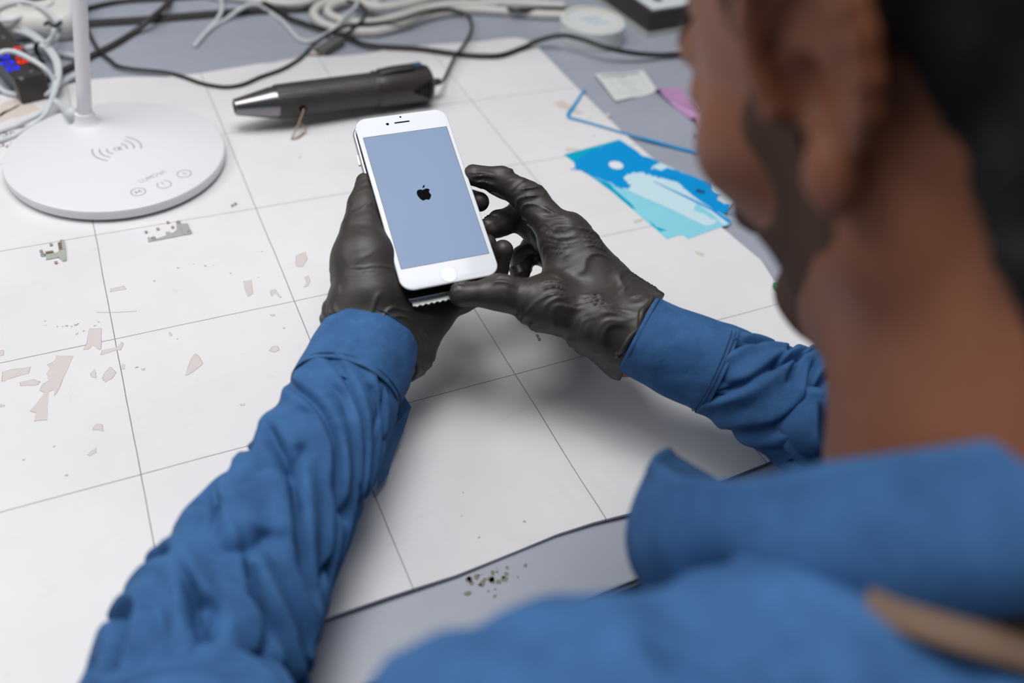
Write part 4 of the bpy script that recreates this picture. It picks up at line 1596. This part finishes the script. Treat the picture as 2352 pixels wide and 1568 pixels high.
def right_hand(f, g=0.0):
    A = {k: (p, r + g) for k, (p, r) in RH.items()}
    f.chain([A['wrist'], A['tcmc'], A['tmcp'], A['tip_'], A['ttip']], 8)
    f.chain([A['wrist2'], A['imcp']], 14)
    f.chain([A['wrist2'], A['wrist'], A['wrist3']], 14)
    f.chain([A['wrist3'], A['tcmc']], 10)
    f.cap(A['tmcp'][0], D(1290, 620, 582), 12 + g, 11 + g, 14)
    f.cap(A['tcmc'][0], A['imcp'][0], 15 + g, 12 + g, 14)
    for n in ('imcp', 'mmcp', 'rmcp', 'pmcp'):
        f.cap(A['wrist'][0], A[n][0], 17 + g, A[n][1], 14)
    for a, b in (('imcp', 'mmcp'), ('mmcp', 'rmcp'), ('rmcp', 'pmcp')):
        f.cap(A[a][0], A[b][0], A[a][1] - 1, A[b][1] - 1, 10)
    for q in 'imrp':
        f.chain([A[q + 'mcp'], A[q + 'pip'], A[q + 'dip'], A[q + 'tip']], 3.5)


def wrinkle(seeds, axis, amp, lam, wid=.42):
    # creases run across the given axis and fade in and out
    w1 = Waves(seeds, 14, lam, np.eye(3) * .16 + 1.0 * np.outer(axis, axis))
    w2 = Waves(seeds + 1, 10, 34)
    w3 = Waves(seeds + 2, 10, 26)

    def fn(P):
        q = P + np.outer(w2(P) * 4.5, axis)
        v = w1(q)
        ridge = np.exp(-(v / wid) ** 2)
        gate = 1 / (1 + np.exp(-(w3(P) - .1) * 3))
        return -amp * ridge * gate
    return fn


# ---- arms' centre lines
def cl(px, zs):
    return [Z(u, v, z) for (u, v), z in zip(px, zs)]


LA = cl([(850, 785), (800, 895), (745, 1015), (668, 1150), (580, 1290), (508, 1430), (455, 1568)], [62, 60, 57, 54, 52, 51, 52])
LAr_px = [112, 124, 136, 156, 188, 216, 240]
LAr = [h * DEP(p) / FPX for h, p in zip(LAr_px, LA)]
RA = cl([(1466, 765), (1560, 812), (1665, 858), (1760, 905), (1850, 938), (1935, 975)], [74, 70, 66, 62, 60, 58])
RAr_px = [93, 99, 107, 122, 145, 160]
RAr = [h * DEP(p) / FPX for h, p in zip(RAr_px, RA)]
LSH, RSH = np.array([92., -712., 188.]), np.array([462., -730., 182.])
LEL, REL = np.array([0., -592., 50.]), np.array([492., -608., 60.])

# ---- head frame
EAR = D(1858, 175, 246)
HF = np.array([-.16, .72, -.675])
HF /= np.linalg.norm(HF)
HL = np.array([-.97, -.24, 0.02])
HL -= HF * (HF @ HL)
HL /= np.linalg.norm(HL)
HU = np.cross(HF, HL)
if HU[2] < 0:
    HU = -HU
HO = EAR - HL * 74
NB = np.array([290., -702., 226.])                      # base of the neck


def hp(f, u, l):
    return HO + HF * f + HU * u + HL * l


def head(f, g=0.0, neck=True):
    ax = [HF, HL, HU]
    f.ell(hp(-14, 34, 0), (94 + g, 74 + g, 82 + g), ax, 10)
    f.ell(hp(30, -18, 0), (58 + g, 60 + g, 74 + g), ax, 20)
    for s in (1, -1):
        f.cap(hp(6, -54, 50 * s), hp(66, -88, 14 * s), 15, 15, 20)
        f.cap(hp(6, -54, 50 * s), hp(4, -10, 58 * s), 13, 12, 20)
        f.ell(hp(52, -14, 42 * s), (24, 20, 20), ax, 14)
        f.cap(hp(74, 26, 30 * s), hp(82, 24, 8 * s), 9, 9, 12)
        f.ell(hp(80, 10, 31 * s), (11, 15, 11), ax, 6, 'sub')
        f.ell(hp(70, 9, 31 * s), (13, 13, 12), ax, 3)
    f.cap(hp(84, 20, 0), hp(104, -16, 0), 6, 8.5, 8)
    for s in (1, -1):
        f.ell(hp(96, -20, 9 * s), (8, 6, 6), ax, 5)
    f.ell(hp(84, -42, 0), (14, 26, 10), ax, 8)
    f.ell(hp(90, -38, 0), (8, 20, 4.5), ax, 3)
    f.ell(hp(88, -48, 0), (8, 18, 5), ax, 3)
    f.ell(hp(78, -82, 0), (18, 20, 15), ax, 12)
    if neck:
        f.cap(hp(-22, -20, 0), NB, 54, 62, 22)
        f.cap(hp(20, -70, 0), NB + np.array([0, 36, -10]), 36, 44, 24)
        for s in (1, -1):                              # the muscle that runs from behind the ear to the collarbone
            f.cap(hp(-26, -34, 46 * s), NB + np.array([-22. * s, 50, -22]), 15, 13, 14)
            f.cap(hp(-60, -30, 22 * s), NB + np.array([-40 * s, -24, -10]), 20, 26, 18)


def ear(f, s):
    b = 73
    f.ell(hp(-8, 2, s * (b + 3)), (15, 6, 28), [HF, HL, HU], 4)
    P = []
    for a in np.linspace(-.35, 4.1, 16):
        ff = -9 + 19 * math.cos(a)
        uu = 6 + 30 * math.sin(a) if math.sin(a) > 0 else 6 + 34 * math.sin(a)
        out_ = 8 + 9 * max(0, math.sin((a + .3) * .62))
        P.append(hp(ff - .12 * uu, uu, s * (b + out_)))
    for p, q in zip(P[:-1], P[1:]):
        f.cap(p, q, 4.2, 4.2, 3)
    for a in np.linspace(.5, 3.3, 8)[:-1]:
        p = hp(-9 + 11 * math.cos(a), 8 + 18 * math.sin(a), s * (b + 9))
        q = hp(-9 + 11 * math.cos(a + .4), 8 + 18 * math.sin(a + .4), s * (b + 9))
        f.cap(p, q, 3.2, 3.2, 3)
    f.ell(hp(-2, -30, s * (b + 7)), (9, 5.5, 12), [HF, HL, HU], 5)
    f.ell(hp(8, -4, s * (b + 6)), (4.5, 4, 7), [HF, HL, HU], 3)
    f.ell(hp(-3, -4, s * (b + 10)), (8, 8, 11), [HF, HL, HU], 3, 'sub')


def mat_skin():
    m = NT('skin')
    v = m.coords()
    base = m.ramp(m.noise(v, 22, 4), [(0.3, srgb(138, 84, 57)), (0.7, srgb(156, 98, 69))])
    m.b.inputs['Subsurface Weight'].default_value = 0.12
    m.b.inputs['Subsurface Radius'].default_value = (0.012, 0.005, 0.003)
    m.b.inputs['Subsurface Scale'].default_value = 0.5
    m.l(base, m.b.inputs['Base Color'])
    m.b.inputs['Roughness'].default_value = 0.5
    m.bump(m.noise(v, 900, 2), 0.1, 0.0004)
    return m.m


def mat_hair():
    m = NT('black_hair')
    v = m.coords()
    m.l(m.mix(m.noise(m.scaled(v, (1, 1, 5)), 400, 2), srgb(16, 14, 13), srgb(30, 27, 25)), m.b.inputs['Base Color'])
    m.b.inputs['Roughness'].default_value = 0.75
    m.bump(m.noise(m.scaled(v, (1, 1, .25), (.6, 0, 0)), 700, 3), 0.8, 0.003)
    return m.m


M['skin'], M['hair'] = mat_skin(), mat_hair()
M['stubble'] = plain('beard_stubble', srgb(84, 58, 43), 0.85, var=.35, bump=.8, bscale=1500)

bodyf = Field((-95, -960, -330), (590, -240, 560), 2.8)
# trunk, hips
bodyf.cap(LSH + np.array([24, 0, -8]), RSH + np.array([-24, 0, -8]), 30, 30, 30)
bodyf.ell((292, -765, 72), (140, 70, 130), None, 30)
bodyf.ell((295, -850, -130), (140, 95, 150), None, 40)
bodyf.cap((225, -900, -262), (385, -900, -262), 74, 74, 30)
for s_, e_, w_, rr_ in ((LSH, LEL, LA, LAr), (RSH, REL, RA, RAr)):
    side_ = -1 if s_ is LSH else 1
    mids = [np.array([4., -640., 92.]), np.array([54., -700., 136.])] if s_ is LSH else [REL * .6 + RSH * .4 + np.array([6, 0, 0]), REL * .3 + RSH * .7]
    bodyf.chain([(s_, 28), (mids[1], 26), (mids[0], 25), (e_, 24)], 10)
    pts = [(e_, 28)] + [(p, max(18, q * .55)) for p, q in list(zip(w_, rr_))[::-1]]
    bodyf.chain(pts, 10)
bodyf.cap(LA[0], LH['wrist'][0], 20, 21, 10)
bodyf.cap(RA[0], RH['wrist'][0], 20, 21, 10)
left_hand(bodyf, -2.2)
right_hand(bodyf, -2.2)
head(bodyf)
for s_ in (1, -1):
    ear(bodyf, s_)
person = bodyf.mesh('person', M['skin'])
tag(person, 'person in a blue shirt and black gloves leaning over the mat, head blurred close by', 'person')
person.data['smooth'] = 1

# hair: cropped at the sides, full on top and down the back of the head
hf = Field(HO - 160, HO + 150, 2.4)
hf.ell(hp(-18, 38, 0), (97, 80, 87), [HF, HL, HU], 10)
hf.ell(hp(-46, -34, 0), (46, 64, 66), [HF, HL, HU], 20)
hf.cap(hp(-24, -22, 0), hp(-24, -22, 0) * .45 + NB * .55, 59, 64, 14)
hf.ell(hp(62, 92, 0), (34, 46, 22), [HF, HL, HU], 16)
w_h = Waves(31, 20, 9, squash(HU, .3))
hf.displace(lambda P: -1.3 * w_h(P), 8)


def hair_line():
    g = np.stack(np.meshgrid(*[hf.lo[i] + hf.h * np.arange(hf.n[i]) for i in range(3)], indexing='ij'), -1) - HO
    f_, u_1, l_ = g @ HF, g @ HU, np.abs(g @ HL)
    d = np.minimum(f_ - .177 * u_1 + 24 - np.clip(60 - l_, 0, 60) * .1, 44 - u_1 - .15 * f_)     # behind the ear line, or above the ears
    d = np.maximum(d, np.minimum(f_ - 24, 64 - u_1) * 1.0)
    d = np.maximum(d, f_ * .96 - u_1 * .30 - 45)                                            # forehead
    d = np.maximum(d, -(u_1 + 100))
    hf.F = np.maximum(hf.F, d.astype(np.float32))


hair_line()
adopt(hf.mesh('hair', M['hair']), person)

# stubble: a thin shell over jaw and sideburn
sf = Field(HO - 150, HO + 150, 2.4)
head(sf, 0, neck=False)
sf.F -= 1.2
sf.cut_plane(hp(16, 40, 0), HU * .9 - HF * .28, 2)
for s_ in (1, -1):
    sf.cap(hp(-20, 20, s_ * 80), hp(-30, -80, s_ * 70), 34, 30, 4, 'sub')
    sf.cap(hp(54, 16, s_ * 66), hp(56, 40, s_ * 60), 24, 24, 4, 'sub')
    sf.cap(hp(70, 0, s_ * 46), hp(60, -24, s_ * 62), 31, 22, 6, 'sub')
sf.cap(hp(110, 10, 0), hp(100, -38, 0), 20, 17, 4, 'sub')
sf.cut_plane(hp(0, 0, 0), -HF, 2)
adopt(sf.mesh('beard', M['stubble']), person)
for s_ in (1, -1):
    f_ = Field(hp(60, 30, 31 * s_) - 26, hp(60, 30, 31 * s_) + 56, 1.5)
    f_.cap(hp(62, 36, 47 * s_), hp(76, 37, 30 * s_), 1.8, 2.2, 3)
    f_.cap(hp(76, 37, 30 * s_), hp(84, 34, 12 * s_), 2.2, 1.8, 3)
    adopt(f_.mesh('eyebrow', M['hair']), person)

# ---- gloves
gl = Field(D(880, 600, 560) - np.array([95, 95, 75]), D(950, 560, 580) + np.array([100, 105, 75]), .95)
left_hand(gl, 0)
axL = LH['tmcp'][0] - LH['wrist'][0]
axL /= np.linalg.norm(axL)
gl.cap(LA[0] * .75 + LA[1] * .25, LH['wrist'][0], 24, 25, 10)
fnL = wrinkle(5, axL, 1.0, 11, .6)
fine = wrinkle(15, axL, .7, 6.5, .7)
gl.displace(lambda P: fnL(P) * 1.3 * (np.clip((62 - np.linalg.norm(P - LH['wrist'][0], axis=1)) / 26, 0.08, 1) + .8 * np.exp(-((P - LH['tip_'][0]) ** 2).sum(1) / 16 ** 2)) + fine(P) * (.12 + .8 * np.exp(-((P - LH['tip_'][0]) ** 2).sum(1) / 20 ** 2) + np.clip((32 - np.linalg.norm(P - LH['wrist'][0], axis=1)) / 20, 0, 1)), 6)
cutL = LA[0] * .85 + LA[1] * .15
gl.cut_plane(cutL, LA[1] - LA[0], 1)
g1_ = gl.mesh('glove', M['glove'])
adopt(g1_, person)
gr_ = Field(D(1260, 600, 590) - np.array([105, 120, 85]), D(1260, 600, 590) + np.array([105, 120, 80]), .95)
right_hand(gr_, 0)
gr_.cap(RA[0] * .8 + RA[1] * .2, RH['wrist'][0], 24, 25, 10)
axR = RH['imcp'][0] - RH['wrist'][0]
axR /= np.linalg.norm(axR)
axR2 = RH['tmcp'][0] - RH['itip'][0]
axR2 /= np.linalg.norm(axR2)
axm = axR * .8 + np.cross(axR, pn_) * .45
axm /= np.linalg.norm(axm)
f1, f2 = wrinkle(42, axm, 1.5, 12, .62), wrinkle(52, axR, .45, 7.0, .75)
gr_.displace(lambda P: f1(P) + f2(P), 6)
gr_.cut_plane(RA[0] * .88 + RA[1] * .12, RA[1] - RA[0], 1)
g2_ = gr_.mesh('glove', M['glove'])
adopt(g2_, person)
# rolled glove rims
for ctr, nxt, rad in ((LA[0], LA[1], 27.5), (RA[0], RA[1], 25.5)):
    t_ = nxt - ctr
    t_ = t_ / np.linalg.norm(t_)
    a_ = np.cross(t_, (0, 0, 1))
    a_ /= np.linalg.norm(a_)
    b_ = np.cross(a_, t_)
    c_ = ctr - t_ * 3
    wv = Waves(int(rad * 10), 6, 14)
    P = []
    for th in np.linspace(0, 2 * math.pi, 60):
        q = c_ + (a_ * math.cos(th) + b_ * math.sin(th)) * rad
        q = q + t_ * wv(q[None])[0] * 1.5 + (a_ * math.cos(th) + b_ * math.sin(th)) * (1.0 * math.sin(7 * th))
        P.append(q)
    adopt(tube('glove_rim', P, 1.6, M['glove'], n=150, seg=8, rfun=lambda t: 1.5 + .8 * abs(math.sin(t * 23))), person)


# ---- sleeves: swept surfaces with folds
def sleeve(name, pts, rads, fold, nt, ns, m, squ=1.0, inner=1.6, up=(0, 0, 1)):
    pr_ = np.array([np.append(p, r) for p, r in zip(pts, rads)])
    Q = catmull(pr_, nt)
    P, Rr = Q[:, :3], Q[:, 3]
    T, A, B = frames(P, up)
    L = np.concatenate([[0], np.cumsum(np.linalg.norm(np.diff(P, axis=0), axis=1))])
    th = np.linspace(0, 2 * math.pi, ns, endpoint=False)
    ct, sn = np.cos(th), np.sin(th)
    LL, TH = np.meshgrid(L, th, indexing='ij')
    base = P[:, None, :] + (A[:, None, :] * ct[None, :, None] + B[:, None, :] * sn[None, :, None] * squ) * Rr[:, None, None]
    Nn = (A[:, None, :] * ct[None, :, None] + B[:, None, :] * sn[None, :, None])
    dsp = fold(LL, TH, base)
    outer = base + Nn * dsp[:, :, None]
    vs = outer.reshape(-1, 3)
    fs = []
    for i in range(nt - 1):
        for k in range(ns):
            a, b = i * ns + k, i * ns + (k + 1) % ns
            fs.append((a, b, b + ns, a + ns))
    # a short turned-in hem at both ends
    base0 = len(vs)
    ins = [outer[0] - Nn[0] * inner, outer[0] - Nn[0] * inner + T[0] * 14]
    vs = np.vstack([vs] + ins)
    for k in range(ns):
        k2 = (k + 1) % ns
        fs.append((k2, k, base0 + k, base0 + k2))
        fs.append((base0 + k2, base0 + k, base0 + ns + k, base0 + ns + k2))
    return mesh_obj(name, [S(v) for v in vs], fs, m)


def folds(seed, amp0, amp1, L0, L1, lam, slope=9.0, curve=19.0):
    """slanting valleys that start at one outline and sweep along the arm; broad crests, narrow valleys"""
    w1, w2, w3, w4 = Waves(seed, 8, 75), Waves(seed + 1, 10, 26), Waves(seed + 2, 8, 60), Waves(seed + 3, 8, 40)

    def fn(LL, TH, base):
        P = base.reshape(-1, 3)
        wa, wb, wc, wd = (w(P).reshape(LL.shape) for w in (w1, w2, w3, w4))
        t = (TH + math.pi / 2) % (2 * math.pi) - math.pi / 2
        a = np.clip((LL - L0) / (L1 - L0), 0, 1)
        amp = amp0 + (amp1 - amp0) * a
        hide = np.clip((t + 1.2) / .6, 0, 1) * np.clip((4.3 - t) / .6, 0, 1)
        y = (LL - slope * t - curve * t * t * .5 + 7 * wa) / lam
        d = y - np.round(y)
        v1 = np.exp(-(np.abs(d) / .115) ** 1.6)
        y2 = (LL - (slope + 10) * t - curve * .2 * t * t + 12 * wc) / (lam * .63) + .3
        d2 = y2 - np.round(y2)
        v2 = np.exp(-(np.abs(d2) / .14) ** 1.6)
        g1 = 1 / (1 + np.exp(-3.0 * (wc + .9)))
        g2 = 1 / (1 + np.exp(-4.0 * (wd - .3)))
        return hide * amp * (.35 - 1.6 * v1 * g1 - .9 * v2 * g2 + .34 * np.cos(2 * math.pi * d)) + .22 * wb * (0.6 + a)
    return fn


def cuff_fold(seed, amp):
    w1, w2 = Waves(seed, 8, 40), Waves(seed + 1, 8, 14)

    def fn(LL, TH, base):
        P = base.reshape(-1, 3)
        return amp * w1(P).reshape(LL.shape) + .25 * amp * w2(P).reshape(LL.shape)
    return fn


def lerp_list(P, Rr, f0, f1, n):
    Q = catmull(np.array([np.append(p, r) for p, r in zip(P, Rr)]), 60)
    i0, i1 = int(f0 * 59), int(f1 * 59)
    ix = np.linspace(i0, i1, n).astype(int)
    return [Q[i, :3] for i in ix], [Q[i, 3] for i in ix]


shirt = None
# left sleeve: cuff to elbow to shoulder
cp, crd = lerp_list(LA, LAr, 0.0, .22, 6)
cuffL = sleeve('cuff', cp, [x + .6 for x in crd], cuff_fold(3, .6), 60, 160, M['denim'])
sp_, sr_ = lerp_list(LA, LAr, .20, 1.0, 10)
sp_ += [LEL, np.array([4., -640., 92.]), np.array([54., -700., 136.]), LSH]
sr_ += [52, 50, 50, 50]
slL = sleeve('sleeve', sp_, [r * .99 for r in sr_], folds(9, 3.4, 10.5, 0, 150, 44), 420, 260, M['denim'])
cp, crd = lerp_list(RA, RAr, 0.0, .42, 6)
cuffR = sleeve('cuff', cp, [x + .6 for x in crd], cuff_fold(13, .5), 60, 160, M['denim'])
sp_, sr_ = lerp_list(RA, RAr, .40, 1.0, 8)
sp_ += [REL, REL * .6 + RSH * .4 + np.array([6, 0, 0]), REL * .3 + RSH * .7, RSH]
sr_ += [52, 52, 52, 50]
slR = sleeve('sleeve', sp_, [r * .99 for r in sr_], folds(29, 6.0, 10.0, 0, 90, 40), 340, 260, M['denim'])


def flap():
    q = [(924, 905), (943, 934), (925, 990), (905, 1035), (889, 1090), (868, 1120), (872, 1060), (888, 1000), (905, 945)]
    dd = [556, 562, 555, 545, 535, 528, 522, 535, 548]
    P = [D(u, v, d) for (u, v), d in zip(q, dd)]
    n_ = len(P)
    t = np.array([1.2, .8, -1.0])
    vs = [S(p) for p in P] + [S(p + t) for p in P]
    fs = [tuple(range(n_)), tuple(range(n_, 2 * n_))[::-1]] + [(i, i + n_, (i + 1) % n_ + n_, (i + 1) % n_) for i in range(n_)]
    return mesh_obj('cuff_placket', vs, fs, M['denim'], smooth=False)


def seam_ring(P, T_, rad, m, r=.5, arc=(0, 2 * math.pi), n=90):
    t_ = np.array(T_) / np.linalg.norm(T_)
    a_ = np.cross(t_, (0, 0, 1))
    a_ /= np.linalg.norm(a_)
    b_ = np.cross(a_, t_)
    return tube('seam', [np.array(P) + (a_ * math.cos(t) + b_ * math.sin(t)) * rad for t in np.linspace(*arc, n)], r, m, n=2 * n, seg=6)


M['thread'] = plain('dark_blue_thread', srgb(34, 60, 98), .9)

# ---- shirt body
tf_ = Field((-60, -1010, -300), (640, -560, 330), 3.2)
tf_.cap(LSH, RSH, 52, 52, 40)
tf_.ell((286, -737, 86), (176, 106, 152), None, 40)
tf_.ell((295, -850, -130), (158, 112, 170), None, 50)
tf_.cap(NB + np.array([-52, -14, -50]), NB + np.array([52, -14, -50]), 44, 44, 40)
for s_ in (LSH, RSH):
    tf_.ell(s_, (54, 54, 54), None, 30)
wS, wS2 = Waves(77, 12, 60), Waves(78, 12, 26)
tf_.displace(lambda P: 3.5 * np.abs(wS(P)) - 2 + 1.0 * wS2(P), 14)
tf_.cap(NB + np.array([0, 50, 50]), NB + np.array([0, 6, -4]), 58, 54, 8, 'sub')
tf_.cut_plane((0, 0, -285), (0, 0, -1), 3)
shirt = tf_.mesh('shirt', M['denim'])
adopt(shirt, person)
for o in (cuffL, slL, cuffR, slR):
    adopt(o, shirt)
adopt(flap(), slL)
for P_, R_, f_, c_ in ((LA, LAr, (.012, .20, .212), cuffL), (RA, RAr, (.02, .375, .40), cuffR)):
    for ff in f_:
        pp_, rr2 = lerp_list(P_, R_, ff, ff + .06, 2)
        adopt(seam_ring(pp_[0], pp_[1] - pp_[0], rr2[0] + .75, M['thread'], .35), c_)


# ---- collar
CC = np.array([281., -664., 224.])
CE1, CE2, CN = np.array([1., 0, 0]), np.array([0, .6606, -.7507]), np.array([0, .7507, .6606])


def collar():
    nt, ns = 130, 30
    vs, fs = [], []
    gap = .42
    for i in range(nt):
        s = i / (nt - 1)
        th = math.radians(90) + gap + s * (2 * math.pi - 2 * gap)
        fr = max(0, math.sin(th)) ** 1.2
        rad = CE1 * math.cos(th) + CE2 * math.sin(th)
        foot = CC + CE1 * 72 * math.cos(th) + CE2 * 66 * math.sin(th) - CN * 20 + CE2 * 20 * fr
        topp = foot + CN * (30 - 4 * fr) + rad * (3 + 40 * fr)
        edge = topp + rad * (14 + 8 * fr) - CN * (39 + 4 * fr)
        for j in range(ns):
            u = j / (ns - 1)
            if u < .35:
                q = foot + (topp - foot) * (u / .35)
            elif u < .5:
                a = (u - .35) / .15 * math.pi
                q = topp + rad * 3.5 * (1 - math.cos(a)) + CN * 3.2 * math.sin(a)
            else:
                w = (u - .5) / .5
                q = topp + rad * 7 + (edge - topp - rad * 7) * w + rad * 8 * math.sin(w * math.pi)
            vs.append(q)
    vs = np.array(vs)
    wv = Waves(91, 10, 55)
    vs = vs + (wv(vs) * 2.0)[:, None] * np.array([.5, .5, .4])
    for i in range(nt - 1):
        for j in range(ns - 1):
            a = i * ns + j
            fs.append((a, a + 1, a + ns + 1, a + ns))
    o = mesh_obj('collar', [S(v) for v in vs], fs, M['denim'])
    md = o.modifiers.new('thick', 'SOLIDIFY')
    md.thickness = .0016
    return o


adopt(collar(), shirt)
from mathutils.bvhtree import BVHTree
bv = BVHTree.FromPolygons([v.co for v in shirt.data.vertices], [tuple(p.vertices) for p in shirt.data.polygons])


def on_shirt(u, v, off=1.2):
    h = bv.ray_cast(S(C0), Vector(ray(u, v)).normalized())
    if h[0] is None:
        return None
    q = h[0] + h[1] * off / 1000
    return np.array([q.x * 1000, q.y * 1000, (q.z - MAT_Z) * 1000])


sp3 = [q for q in (on_shirt(*uv) for uv in [(1990, 1370), (2060, 1395), (2160, 1425), (2260, 1455), (2360, 1485), (2480, 1530), (2620, 1590)]) if q is not None]
if len(sp3) > 3:
    adopt(tube('strap', sp3, 9, M['tan'], n=60, seg=12, sq=.2), shirt)

# ---- trousers and stool (below the bench, out of sight)
tr_ = Field((120, -1040, -450), (480, -420, -180), 5)
tr_.cap((230, -900, -255), (375, -900, -255), 86, 86, 30)
for sx in (-1, 1):
    tr_.cap((302 + sx * 75, -890, -265), (302 + sx * 95, -520, -230), 78, 58, 20)
adopt(tr_.mesh('trousers', M['trouser']), person)
stool = empty('stool', (302, -900, -750))
adopt(lathe('seat', [(0, 150), (3, 165), (30, 172), (44, 165), (50, 140), (50, 1)], (302, -900, -402), (0, 0, 1), M['stool']), stool)
adopt(lathe('column', [(0, 22), (320, 22)], (302, -900, -722), (0, 0, 1), M['leg']), stool)
adopt(lathe('foot_plate', [(0, 200), (6, 200), (28, 30)], (302, -900, -749.5), (0, 0, 1), M['leg']), stool)
tag(stool, 'round black stool under the seated person in front of the bench', 'stool')
